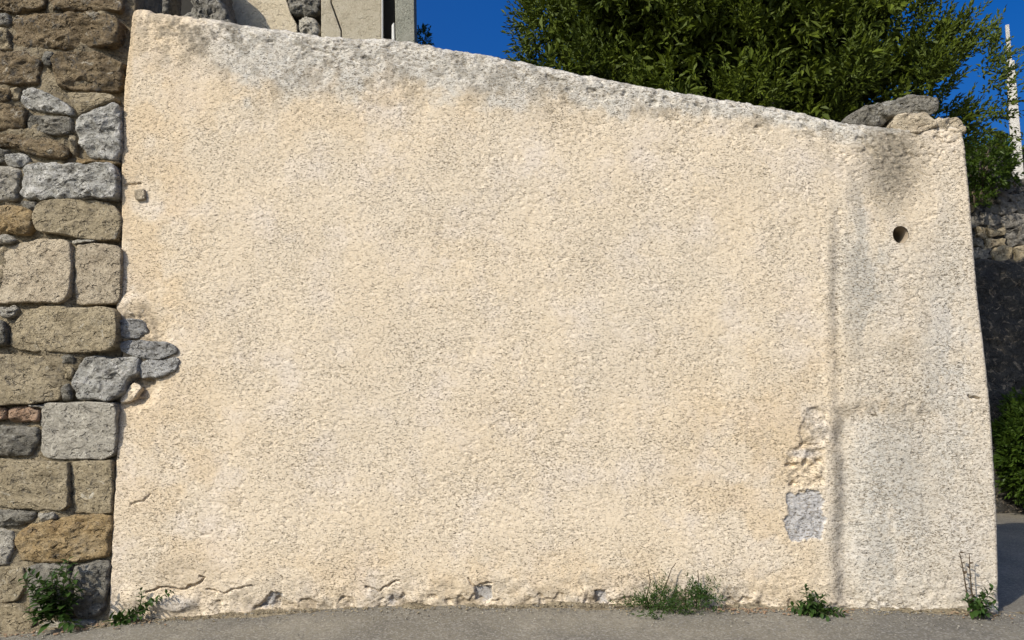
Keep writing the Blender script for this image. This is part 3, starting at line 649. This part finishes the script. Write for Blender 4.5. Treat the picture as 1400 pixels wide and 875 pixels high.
for pts, mk, yf in [([(391,-12),(412,-14),(436,-12),(436,14),(424,20),(396,16)],'dark',0), ([(408,26),(418,20),(432,24),(437,42),(430,52),(408,46)],'grey',0.03), ([(390,-60),(437,-60),(437,-18),(391,-18)],'dark',.02), ([(400,60),(437,60),(437,120),(400,120)],'dark',.02)]:
    stone("corner_stone", pts, M[mk], hs_, yf, .3, Y=HY, rnd=.06, amp=.03)
prism("recess_wall", [(389, TOPH), (438, TOPH), (438, BOT), (389, BOT)], M['dark'], hs_, HY + .22, .12)
# dark ruined corner left of the facade: leaning slab, lintel stones, deep opening
stone("leaning_slab", [(255, -60), (292, -60), (303, 0), (316, 30), (322, 120), (250, 120), (248, 20), (262, 10)], M['dark'], hs_, -.05, .4, Y=HY - .6, rnd=.08, amp=.04)
stone("lintel_stone", [(150, -40), (226, -40), (230, 4), (224, 40), (160, 40)], M['dark'], hs_, 0, .4, Y=HY - .4, rnd=.06, amp=.03)
prism("back_wall", [(140, TOPH), (470, TOPH), (470, BOT), (140, BOT)], M['interior_shade'], hs_, HY + 2.0, .3)
x0, _ = at(60, 0, HY - .2); x1, _ = at(300, 0, HY - .2)
prism("side_wall", [(60, TOPH), (152, TOPH), (152, BOT), (60, BOT)], M['dark'], hs_, HY - .35, .4)
xa, za = at(60, TOPH, HY); xb, _ = at(560, TOPH, HY)
V = [(xa, HY - .7, za - .02), (xb, HY - .35, za - .02), (xb - .5, HY + 2.4, za + .9), (xa, HY + 2.4, za + .9)]; V += [(x, y, z + .12) for x, y, z in V]
mesh_py("roof", V, [(3, 2, 1, 0), (4, 5, 6, 7), (0, 1, 5, 4), (1, 2, 6, 5), (2, 3, 7, 6), (3, 0, 4, 7)], M['red'], hs_)

# ---------------------------------------------------------------- foliage generator
def leaves(name, C, D, L, W, mat, parent, spread=1.0, tint=None, seed=0):
    """C leaf bases, D leaf directions (unit), L lengths, W widths -> one mesh of folded leaves"""
    rng = np.random.default_rng(seed); n = len(C)
    r = rng.normal(size=(n, 3)); S = np.cross(D, r); S /= np.linalg.norm(S, axis=1, keepdims=True) + 1e-9
    N = np.cross(S, D); N *= np.sign(N[:, 2:3] + 1e-6); L = L[:, None]; W = W[:, None]
    b = C; tp = C + D * L - N * L * .12; m1 = C + D * L * .5 + N * L * .02
    l1 = C + D * L * .42 + S * W * .5 + N * W * .22; r1 = C + D * L * .42 - S * W * .5 + N * W * .22
    V = np.stack([b, l1, tp, r1], 1).reshape(-1, 3); k = np.arange(n)[:, None] * 4
    Q = np.concatenate([k + np.array([[0, 2, 1]]), k + np.array([[0, 3, 2]])], 0)
    tt = rng.random(n) * .5 if tint is None else tint
    col_ = np.repeat(np.stack([tt, tt, tt, np.ones(n)], -1), 4, 0)
    return mesh_np(name, V, Q, mat, parent, False, {"tint": col_})
def sprigs(O, U, per, slen, L0, rng):
    """sprigs at O growing along U -> leaf bases, dirs, lengths"""
    n = len(O); k = np.arange(per); f = (k + .5) / per
    ax = rng.normal(size=(n, 3)); S = np.cross(U, ax); S /= np.linalg.norm(S, axis=1, keepdims=True) + 1e-9; T = np.cross(U, S)
    C, D, L = [], [], []
    ln = slen * rng.uniform(.6, 1.4, n)[:, None]
    for i in range(per):
        a = i * 2.4 + rng.uniform(-.4, .4, n)[:, None]
        rad = S * np.cos(a) + T * np.sin(a)
        d = rad * (1 - .65 * f[i]) + U * (.45 + .9 * f[i]) + rng.normal(size=(n, 3)) * .15; d /= np.linalg.norm(d, axis=1, keepdims=True)
        C.append(O + U * ln * f[i]); D.append(d); L.append(L0 * rng.uniform(.65, 1.25, n) * (1 - .25 * f[i]))
    return np.concatenate(C), np.concatenate(D), np.concatenate(L)
def limb(name, pts, radii, mat, parent, ns=8):
    pts = [Vector(p) for p in pts]; V = []; Fc = []
    for i, p in enumerate(pts):
        d = (pts[min(i + 1, len(pts) - 1)] - pts[max(i - 1, 0)]).normalized(); a = d.orthogonal().normalized(); b = d.cross(a)
        for k in range(ns):
            t_ = 2 * math.pi * k / ns; V.append(p + (a * math.cos(t_) + b * math.sin(t_)) * radii[i])
    for i in range(len(pts) - 1):
        for k in range(ns): j = (k + 1) % ns; Fc.append((i * ns + k, i * ns + j, (i + 1) * ns + j, (i + 1) * ns + k))
    Fc.append(tuple(range(ns - 1, -1, -1))); Fc.append(tuple((len(pts) - 1) * ns + k for k in range(ns)))
    return mesh_py(name, V, Fc, mat, parent, True)

# ---------------------------------------------------------------- the tree behind the wall
rng = np.random.default_rng(3)
TC = np.array([2.50, 2.7, 5.25]); TR = np.array([2.10, 1.35, 1.50])
tree = empty("evergreen_tree", (TC[0], TC[1], 0), "dense dark evergreen tree with small leaves rising behind the right half of the cream wall", "tree")
def superdir(n, e=2.8):
    d = rng.normal(size=(n, 3)); d /= np.linalg.norm(d, axis=1, keepdims=True)
    r = (np.abs(d) ** e).sum(1) ** (-1 / e); return d, d * r[:, None]
# lobes over the crown surface and inside it
ld, lp = superdir(900, 3.5); cand = TC + lp * TR * rng.uniform(.74, 1.0, (900, 1)); keep = []
for q_ in range(900):
    if all(np.linalg.norm(cand[q_] - cand[w_]) > .58 for w_ in keep): keep.append(q_)
lobes = cand[keep]; ld = ld[keep]; lr = rng.uniform(.26, .46, len(keep))
O, U = [], []
for c, r_, dd in zip(lobes, lr, ld):
    n = int(88 * (r_ / .4) ** 2)
    d = rng.normal(size=(n, 3)); d = d + dd * .9 + np.array([0, 0, .3]); d /= np.linalg.norm(d, axis=1, keepdims=True)
    O.append(c + d * r_ * rng.uniform(.5, 1.0, (n, 1))); g = d * .7 + dd * .3 + np.array([0, 0, .95]) + rng.normal(size=(n, 3)) * .22
    U.append(g / np.linalg.norm(g, axis=1, keepdims=True))
O = np.concatenate(O); U = np.concatenate(U)
kp = fbm(O[:, 0] / .42, O[:, 2] / .42, O[:, 1] / .42, oct=2, seed=77) > -.25; O = O[kp]; U = U[kp]
C1, D1, L1 = sprigs(O, U, 16, .28, .072, rng)
# long free shoots breaking the outline
_, sp = superdir(260, 3.5); so = TC + sp * TR * .98; su = sp / np.linalg.norm(sp, axis=1, keepdims=True) * .7 + np.array([0, 0, .7]) + rng.normal(size=(260, 3)) * .3; su /= np.linalg.norm(su, axis=1, keepdims=True)
# sideways shoots seen against the sky at both edges of the crown
ex = []; ed = []
for (px_, py_, dx, dy) in [(735, 95, -.9, .15), (732, 60, -.9, .35), (738, 30, -.6, .8), (742, 5, -.4, .9), (728, 80, -1, .3), (740, 110, -.9, .0), (735, 45, -1, .5), (1352, 150, .9, .1), (1350, 120, .8, .5), (1362, 90, .6, .8), (1358, 70, .5, .9), (1345, 170, .8, -.2), (1370, 130, .7, .5), (1365, 60, .3, 1), (1360, 100, .8, .6), (1335, 180, .7, -.3), (1368, 110, .6, .7), (1362, 150, .8, .3), (1345, 90, .6, .6), (1340, 60, .5, .7)]:
    for k in range(6):
        v_ = at3(px_ + random.uniform(-14, 10), py_ + random.uniform(-14, 14), TC[1] + random.uniform(-.6, .6)); ex.append(v_); dv = np.array([dx, random.uniform(-.3, .3), dy]) + rng.normal(size=3) * .25; ed.append(dv / np.linalg.norm(dv))
so = np.concatenate([so, np.array(ex)]); su = np.concatenate([su, np.array(ed)])
C2, D2, L2 = sprigs(so, su, 15, .32, .075, rng)
# inner fill
_, ip = superdir(7000, 3.5); io = TC + ip * TR * (rng.uniform(.1, .85, (7000, 1)) ** .6) * .74
iu = rng.normal(size=(7000, 3)); iu /= np.linalg.norm(iu, axis=1, keepdims=True)
fo = np.repeat(lobes * .94 + TC * .06, 46, 0) + rng.normal(size=(46 * len(lobes), 3)) * .14; fu = rng.normal(size=fo.shape); fu /= np.linalg.norm(fu, axis=1, keepdims=True)
io = np.concatenate([io, fo]); iu = np.concatenate([iu, fu])
C3, D3, L3 = sprigs(io, iu, 8, .18, .14, rng)
C_ = np.concatenate([C1, C2, C3]); D_ = np.concatenate([D1, D2, D3]); L_ = np.concatenate([L1, L2, L3])
tn = np.clip(.18 + .5 * rng.random(len(C_)) ** 2 + .3 * fbm(C_[:, 0] / .7, C_[:, 2] / .7, C_[:, 1] / .7, oct=2, seed=9), 0, 1)
cr_ = leaves("crown", C_, D_, L_, L_ * .42, M['treeleaf'], tree, tint=tn, seed=1); tag(cr_, kind='stuff')
limb("trunk", [(TC[0], TC[1], -.1), (TC[0] + .05, TC[1], 1.5), (TC[0] - .05, TC[1] + .05, 2.8), (TC[0], TC[1], 4.2), (TC[0] + .1, TC[1], 5.6)], [.24, .19, .17, .13, .05], M['bark'], tree, 12)
for k in range(9):
    a = k * 2.4; z0 = 2.6 + .25 * k; e = TC + np.array([math.cos(a) * 1.7, math.sin(a) * .95, (z0 - 4.0) * .7]); m_ = np.array([TC[0] + math.cos(a) * .7, TC[1] + math.sin(a) * .5, z0 + .6])
    limb("limb", [(TC[0], TC[1], z0), m_, e], [.075, .05, .015], M['bark'], tree)

# ---------------------------------------------------------------- far right: retaining wall, bush, pole
RY = 5.0
rw = empty("retaining_wall", at3(1400, 690, RY), "rubble retaining wall, coloured dark below for shade and stains, across the lane beyond the right end of the cream wall", "wall")
rng2 = random.Random(5)
LEDGE = 3.48
_, ztop_r = at(1365, 236, RY); ztop_r = float(ztop_r)
def top_at(x): return ztop_r - .10 * (x - 6.6)
V = []; gx = np.concatenate([np.linspace(4.2, 5.8, 20), np.linspace(5.85, 8.4, 130), np.linspace(8.5, 15, 40)]); gz = np.concatenate([[-.2], np.linspace(0, 1.0, 150)])
GX = gx[None, :] + 0 * gz[:, None]; GZ = np.where(gz[:, None] < 0, -.2, gz[:, None] * top_at(GX))
dep = -.02 - .09 * np.abs(fbm(GX / .45, GZ / .35, oct=5, seed=501)) + .16 * sstep(LEDGE - .03, LEDGE + .05, GZ + .08 * fbm(GX / .3, GZ / .5, oct=2, seed=6)) + .10 * np.clip(GZ - LEDGE, 0, 2)
Pw = np.stack([GX, RY + .06 + dep, GZ], -1)
tr = Pw[-1:].copy(); tr[..., 1] = RY + 1.6; tr[..., 2] += .1
Pw = np.concatenate([Pw, tr], 0); ny, nx = Pw.shape[:2]; I = np.arange(nx * ny).reshape(ny, nx)
mesh_np("earth_core", Pw.reshape(-1, 3), np.stack([I[:-1, :-1], I[:-1, 1:], I[1:, 1:], I[1:, :-1]], -1).reshape(-1, 4), M['shade_black'], rw)
z = 0.0; nst = 0
while z < ztop_r - .05:
    low_ = z < LEDGE - .05; h_ = rng2.uniform(.26, .42) if low_ else rng2.uniform(.13, .2)
    if low_ and z + h_ > LEDGE - .12: h_ = LEDGE - z
    x = 5.9 if not low_ else 99
    while x < 11.5:
        w = rng2.uniform(.28, .55) if low_ else rng2.uniform(.16, .38)
        jj = .02 if low_ else .05; j = lambda: rng2.uniform(-jj, jj); g = .004
        if z + h_ < top_at(x) + .1:
            pts = [(x + g + j(), z + g + j()), (x + w * .5, z + g + j()), (x + w - g, z + g + j()), (x + w - g + j(), z + h_ * .5), (x + w - g + j(), z + h_ - g), (x + w * .5, z + h_ - g + j()), (x + g, z + h_ - g + j()), (x + g + j(), z + h_ * .5)]
            mk = 'shade_black' if low_ else rng2.choice(['bank', 'bank', 'dark', 'bank', 'tan', 'bank'])
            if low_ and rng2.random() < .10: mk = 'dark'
            off = 0 if low_ else .12 + .10 * (z - LEDGE)
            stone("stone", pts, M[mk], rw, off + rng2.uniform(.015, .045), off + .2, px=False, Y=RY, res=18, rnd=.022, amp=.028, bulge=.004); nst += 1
        x += w
    z += h_

def leafy(name, label, cat, centre, rad, nsprig, per, slen, L0, wr, mat, seed, flat=1.0, stems=6, part="foliage", base_z=None, up=.5):
    rg = np.random.default_rng(seed); c = np.array(centre); rad = np.array(rad)
    b = empty(name, (c[0], c[1], c[2] - rad[2] if base_z is None else base_z), label, cat)
    d = rg.normal(size=(nsprig, 3)); d /= np.linalg.norm(d, axis=1, keepdims=True)
    lump = 1 + .28 * fbm(d[:, 0] * 2.2, d[:, 2] * 2.2, d[:, 1] * 2.2, oct=2, seed=seed)
    o = c + d * rad * (rg.uniform(.15, 1, (nsprig, 1)) ** .45) * lump[:, None]
    u_ = d + np.array([0, -.1, up]) + rg.normal(size=(nsprig, 3)) * .35; u_ /= np.linalg.norm(u_, axis=1, keepdims=True)
    C, D, L = sprigs(o, u_, per, slen, L0, rg)
    tag(leaves(part, C, D, L, L * wr, mat, b, seed=seed), kind='stuff')
    z0 = c[2] - rad[2] if base_z is None else base_z
    for k in range(stems):
        a = k * 2.4; e = c + np.array([math.cos(a) * rad[0] * .6, math.sin(a) * rad[1] * .6, rad[2] * .5])
        limb("stem", [(c[0] + .05 * math.cos(a), c[1] + .05 * math.sin(a), z0), (c + e) / 2 - np.array([0, 0, rad[2] * .3]), e], [.018, .013, .005], M['bark'], b, 6)
    return b
p = at3(1408, 620, RY - .35)
leafy("roadside_bush", "green leafy bush at the foot of the retaining wall, on the edge of the lane", "bush", (p.x + .2, p.y, p.z), (.62, .34, .72), 1500, 9, .12, .085, .5, M['bushleaf'], 21)
p = at3(1345, 222, RY)
leafy("overhanging_shrub", "bright green shrub spilling over the top of the retaining wall beside the cream pier", "shrub", (p.x - .05, p.y + .05, p.z), (.5, .4, .33), 520, 8, .14, .075, .42, M['bushleaf'], 22, stems=4)
p = at3(1336, 268, RY); leafy("wall_fern", "small green tuft rooted in the retaining wall close to the cream pier", "plant", (p.x, p.y - .02, p.z), (.20, .12, .13), 60, 7, .09, .06, .4, M['bushleaf'], 23, stems=3)
p = at3(1383, 250, RY); leafy("wall_fern", "single small bright sprig on the top of the retaining wall under the pole", "plant", (p.x, p.y, p.z), (.07, .06, .06), 14, 7, .06, .06, .45, M['bushleaf'], 24, stems=2)
p = at3(574, 50, 5.6); leafy("far_shrub", "tiny green treetop beside the right corner of the old house", "shrub", (p.x, p.y, p.z - .1), (.16, .16, .22), 90, 8, .08, .06, .4, M['bushleaf'], 25, stems=2, base_z=0.0)
gw = empty("garden_wall", at3(1390, 560, 8.0), "dark grey garden wall with a sloping top behind the utility pole", "wall")
prism("wall_body", [(1290, 216), (1340, 201), (1376, 184), (1378, 203), (1420, 205), (1600, 215), (1600, 545), (1290, 545)], M['shade_black'], gw, 8.0, .3)
prism("coping", [(1377, 199.5), (1420, 200.5), (1600, 209), (1600, 213), (1420, 204.5), (1377, 203)], M['dark'], gw, 7.93, .45)
po = empty("utility_pole", at3(1388, 560, 7.4), "pale concrete utility pole rising behind the right edge of the tree", "pole")
cx_, zt = at(1382, 84, 7.4); cx_b, zb = at(1389, 203, 7.4)
def rectpole(name, x, y, z0, z1, w0, w1, yaw, mat, parent):
    V = []
    for zz, w in ((z0, w0), (z1, w1)):
        for sx, sy in ((-1, -.7), (1, -.7), (1, .7), (-1, .7)):
            a = sx * w / 2; b = sy * w / 2; V.append((x + a * math.cos(yaw) - b * math.sin(yaw), y + a * math.sin(yaw) + b * math.cos(yaw), zz))
    o = mesh_py(name, V, [(3, 2, 1, 0), (4, 5, 6, 7), (0, 1, 5, 4), (1, 2, 6, 5), (2, 3, 7, 6), (3, 0, 4, 7)], mat, parent)
    md = o.modifiers.new("bevel", 'BEVEL'); md.width = .012; md.segments = 2; return o
xm = float(cx_b); sl = 0
rectpole("shaft", float(cx_b) , 7.4, -.1, float(zt), .30, .125, R(-28), M['concrete'], po)
_, zt2 = at(1376, 34, 7.4); rectpole("top_post", float(cx_b) - .01, 7.4, float(zt) - .02, float(zt2), .075, .06, R(-28), M['concrete'], po)

# ---------------------------------------------------------------- weeds along the foot of the wall
def leaf_mesh(name, mat, wr=.5, lobes=0):
    V = []; n = 5
    prof = [(0, .0), (.18, .62), (.42, 1.0), (.72, .62), (1.0, 0)]
    for x, w in prof: V += [(x, -w * wr / 2, .10 * w - .12 * x * x), (x, 0, -.12 * x * x), (x, w * wr / 2, .10 * w - .12 * x * x)]
    Fc = []
    for i in range(4): a = i * 3; Fc += [(a, a + 3, a + 4, a + 1), (a + 1, a + 4, a + 5, a + 2)]
    me = bpy.data.meshes.new(name); me.from_pydata(V, [], Fc); me.materials.append(mat)
    c = me.attributes.new("tint", 'FLOAT_COLOR', 'POINT'); c.data.foreach_set("color", [v for _ in V for v in (.2, .2, .2, 1)])
    for p_ in me.polygons: p_.use_smooth = True
    me.update(); return me
LM = leaf_mesh("weed_leaf", M['weedleaf'], .5); LM2 = leaf_mesh("dry_weed_leaf", M['drystem'], .6)
def weed(name, label, base_px, stems, gap, L0, seed, Yb=-.10, lf=LM, stem_r=.004, stemmat='stem', leafy_from=.1, cat="weed"):
    rg = random.Random(seed); b = empty(name, at3(base_px[0], base_px[1], Yb), label, cat)
    for pts, yt in stems:
        n = len(pts); W = [at3(x, y, Yb + (yt - Yb) * i / (n - 1)) for i, (x, y) in enumerate(pts)]
        limb("stem", W, [stem_r * (1 - .5 * i / (n - 1)) for i in range(n)], M[stemmat], b, 5)
        if gap is None: continue
        tot = sum((W[i + 1] - W[i]).length for i in range(n - 1)); d = tot * leafy_from; k = 0
        while d < tot:
            acc = 0
            for i in range(n - 1):
                sl_ = (W[i + 1] - W[i]).length
                if acc + sl_ >= d: break
                acc += sl_
            f = (d - acc) / max(sl_, 1e-6); pos = W[i].lerp(W[i + 1], min(f, 1)); ax = (W[i + 1] - W[i]).normalized()
            a = k * 2.4 + rg.uniform(-.5, .5); o1 = ax.orthogonal().normalized(); o2 = ax.cross(o1)
            dirv = (o1 * math.cos(a) + o2 * math.sin(a) + ax * .5 + Vector((0, -.35, -.05))).normalized()
            ob = bpy.data.objects.new("leaf", lf); link(ob, b); L = L0 * rg.uniform(.6, 1.2) * (1.1 - .5 * d / tot)
            qt = dirv.to_track_quat('X', 'Z'); ob.rotation_mode = 'QUATERNION'
            ob.rotation_quaternion = qt @ Vector((1, 0, 0)).rotation_difference(Vector((1, 0, 0))); ob.scale = (L, L, L)
            ob.location = pos - b.location
            d += gap * rg.uniform(.7, 1.3); k += 1
    return b
weed("pellitory_weed", "bushy dark green weed growing against the foot of the stone wall, lower left", (80, 850),
     [([(78, 850), (84, 815), (90, 785), (94, 764)], -.12), ([(76, 850), (70, 820), (55, 795), (40, 782)], -.16), ([(78, 850), (76, 815), (78, 790), (86, 772)], -.2), ([(80, 850), (92, 835), (100, 815), (106, 806)], -.15),
      ([(74, 852), (60, 838), (50, 818), (46, 800)], -.2), ([(82, 852), (98, 850), (106, 858)], -.2), ([(76, 850), (66, 806), (60, 792)], -.24), ([(80, 850), (88, 820), (98, 800), (102, 790)], -.22), ([(74, 852), (52, 846), (40, 838)], -.2), ([(76,850),(70,825),(72,800),(70,784)],-.26),
      ([(72, 852), (54, 826), (38, 800), (32, 790)], -.2)], .0135, .095, 1, Yb=-.12)
weed("creeping_weed", "trailing green weed climbing rightward at the lower left corner of the cream wall", (150, 852),
     [([(140, 850), (165, 846), (190, 838), (205, 826), (222, 815), (236, 808)], -.05), ([(185, 838), (192, 825), (194, 812), (192, 806)], -.04), ([(150, 852), (170, 848), (195, 842)], -.10), ([(188,838),(200,832),(204,824)],-.08), ([(160, 849), (176, 842), (186, 834)], -.08)], .010, .066, 2, Yb=-.07)
w3 = weed("feathery_weed", "low feathery weed with thin dark flower stalks below the middle right of the cream wall", (905, 838),
     [([(888, 836), (884, 815), (889, 795), (886, 778)], -.05), ([(900, 836), (904, 815), (912, 795), (918, 778), (924, 770)], -.06), ([(952, 832), (953, 812), (955, 792), (954, 780)], -.05), ([(938, 834), (937, 815), (938, 800)], -.05), ([(880,838),(893,845),(890,855)],-.3)], None, .03, 3, Yb=-.08, stem_r=.0052, stemmat='drystem')
def tuft(parent, spots, seed, L0, up=.6, name="foliage", mat='weedleaf', wr=.28):
    rg = np.random.default_rng(seed); O, U = [], []
    for px_, py_, Y, rx, rz, n in spots:
        c = np.array(at3(px_, py_, Y)); d = rg.normal(size=(n, 3)) * np.array([rx, .06, rz]) / pxm(); d[:, 2] = np.abs(d[:, 2]) * .9; o = c + d
        u_ = rg.normal(size=(n, 3)) * .6 + np.array([0, -.2, up]); O.append(o); U.append(u_ / np.linalg.norm(u_, axis=1, keepdims=True))
    O = np.concatenate(O); U = np.concatenate(U); C, D, L = sprigs(O, U, 7, .06, L0, rg)
    o = leaves(name, C, D, L, L * wr, M[mat], parent, seed=seed); tag(o, kind='stuff'); return o
tuft(w3, [(896, 830, -.12, 14, 12, 80), (925, 838, -.18, 22, 9, 80), (955, 822, -.10, 9, 14, 66), (872, 830, -.09, 12, 5, 30), (935, 826, -.1, 14, 9, 40), (893, 848, -.32, 5, 4, 10), (906, 812, -.08, 7, 9, 22), (966,826,-.1,8,8,25)], 31, .03)
weed("goosefoot_weed", "compact leafy green weed at the wall foot just left of the pier", (1115, 838),
     [([(1112, 838), (1104, 818), (1100, 800)], -.10), ([(1112, 838), (1118, 822), (1130, 812)], -.12), ([(1112, 838), (1094, 832), (1080, 828)], -.14), ([(1114, 839), (1134, 838), (1154, 838)], -.2), ([(1112, 838), (1126, 832), (1142, 834)], -.16), ([(1112, 838), (1108, 824), (1110, 808)], -.16), ([(1112, 838), (1100, 828), (1092, 822)], -.2), ([(1112,838),(1120,836),(1132,842)],-.26), ([(1112,838),(1106,830),(1112,822)],-.26)], .0095, .074, 4, Yb=-.13)
w5 = weed("stalked_weed", "green weed with two tall bare flower stalks at the right foot of the pier", (1330, 835),
     [([(1330, 835), (1342, 822), (1352, 812), (1358, 804)], -.12), ([(1330, 835), (1336, 824), (1344, 808)], -.10), ([(1330, 835), (1345, 830), (1360, 826)], -.16), ([(1330, 836), (1344, 838), (1350, 838)], -.2), ([(1330, 835), (1325, 825), (1322, 816)], -.14), ([(1330, 835), (1338, 828), (1342, 820)], -.2), ([(1330, 836), (1336, 834), (1342, 832)], -.24)], .010, .074, 5, Yb=-.12)
for pts in ([(1326, 833), (1321, 806), (1317, 780), (1312, 756)], [(1332, 832), (1328, 805), (1326, 780), (1325, 757)]):
    W = [at3(x, y, -.10) for x, y in pts]; sk = limb("flower_stalk", [w - w5.location + w5.location for w in W], [.006, .005, .004, .003], M['drystem'], w5, 6)
    rg = random.Random(int(pts[0][0])); 
    for i in range(11):
        f = i / 10 * 2.999; k = int(f); pp = W[k].lerp(W[k + 1], f - k); sgn = -1 if i % 2 else 1
        ob = bpy.data.objects.new("seed_head", LM2); link(ob, w5); ob.location = pp - w5.location; ob.rotation_euler = (rg.uniform(-.6, .6), rg.uniform(-.9, -.1), 0 if sgn > 0 else math.pi); ob.scale = (.036,) * 3
# a thin drift of soil and crumbled render lying against the foot of the wall
sx = np.linspace(-3.8, 3.68, 900)[None, :]; sf = np.linspace(0, 1, 12)[:, None]
wd = .05 + .07 * sstep(-.2, .6, fbm(sx / .35, sx * 0, oct=3, seed=601)) + .05 * sstep(-1.9, -2.6, sx); hh = (.010 + .028 * sstep(-.1, .6, fbm(sx / .22, sx * 0 + 4, oct=3, seed=602)))
SX = sx + 0 * sf; SY = -.0 - (wd + .03) * sf + .02; SZ = ground_z(SX) - .006 + hh * (1 - sf) ** 1.4 + .012 * fbm(SX / .03, SY / .03, oct=3, seed=603) * (1 - sf) - .02 * sstep(.8, 1, sf)
I = np.arange(12 * 900).reshape(12, 900)
so_ = mesh_np("soil_drift", np.stack([SX, SY, SZ], -1).reshape(-1, 3), np.stack([I[:-1, :-1], I[1:, :-1], I[1:, 1:], I[:-1, 1:]], -1).reshape(-1, 4), M['mortar']); tag(so_, kind='stuff')
# leaf litter and grit along the foot of the wall: uncountable bits
def scatter(name, n, seed, mat, size, flatz, spread, xr_, dens=None):
    rg = np.random.default_rng(seed); V = []; Fc = []
    for i in range(n):
        px_ = rg.uniform(*xr_) if dens is None else dens[rg.integers(len(dens))] + rg.normal() * 22
        bx, bz = at(px_, float(np.interp(px_, BASX, BASY)), 0.0); y = -.03 - abs(rg.normal()) * spread; s_ = size * rg.uniform(.4, 1.5)
        bx = float(bx); c = np.array([bx, y, float(ground_z(bx)) + s_ * flatz * .4 + .002]); M3 = rg.normal(size=(3, 3)); Qm, _ = np.linalg.qr(M3)
        k = len(V); base_ = np.array([[1, 0, 0], [-1, 0, 0], [0, .8, 0], [0, -.8, 0], [0, 0, .7], [0, 0, -.7]]) * rg.uniform(.6, 1.2, (6, 1))
        pts = (base_ @ Qm) * s_ * .5 * np.array([1, 1, flatz]); V += [tuple(c + p_) for p_ in pts]
        Fc += [(k + a, k + b_, k + c_) for a, b_, c_ in ((0, 2, 4), (2, 1, 4), (1, 3, 4), (3, 0, 4), (2, 0, 5), (1, 2, 5), (3, 1, 5), (0, 3, 5))]
    o = mesh_py(name, V, Fc, mat); tag(o, kind='stuff'); return o
scatter("grit", 700, 41, M['tan'], .018, .7, .07, (150, 1380)); scatter("gravel", 900, 42, M['grey'], .014, .8, .20, (-60, 1400))
scatter("leaf_litter", 260, 43, M['litter'], .03, .35, .07, (0, 1), dens=[20, 60, 100, 120, 160, 200, 980, 1000, 1010, 1030, 1050, 1090, 1150, 1310, 1340])
print("objects", len(bpy.data.objects), "tris", sum(len(m.loops) - 2 * len(m.polygons) for m in bpy.data.meshes))

thing_kind(wall, sw, rw, gw)
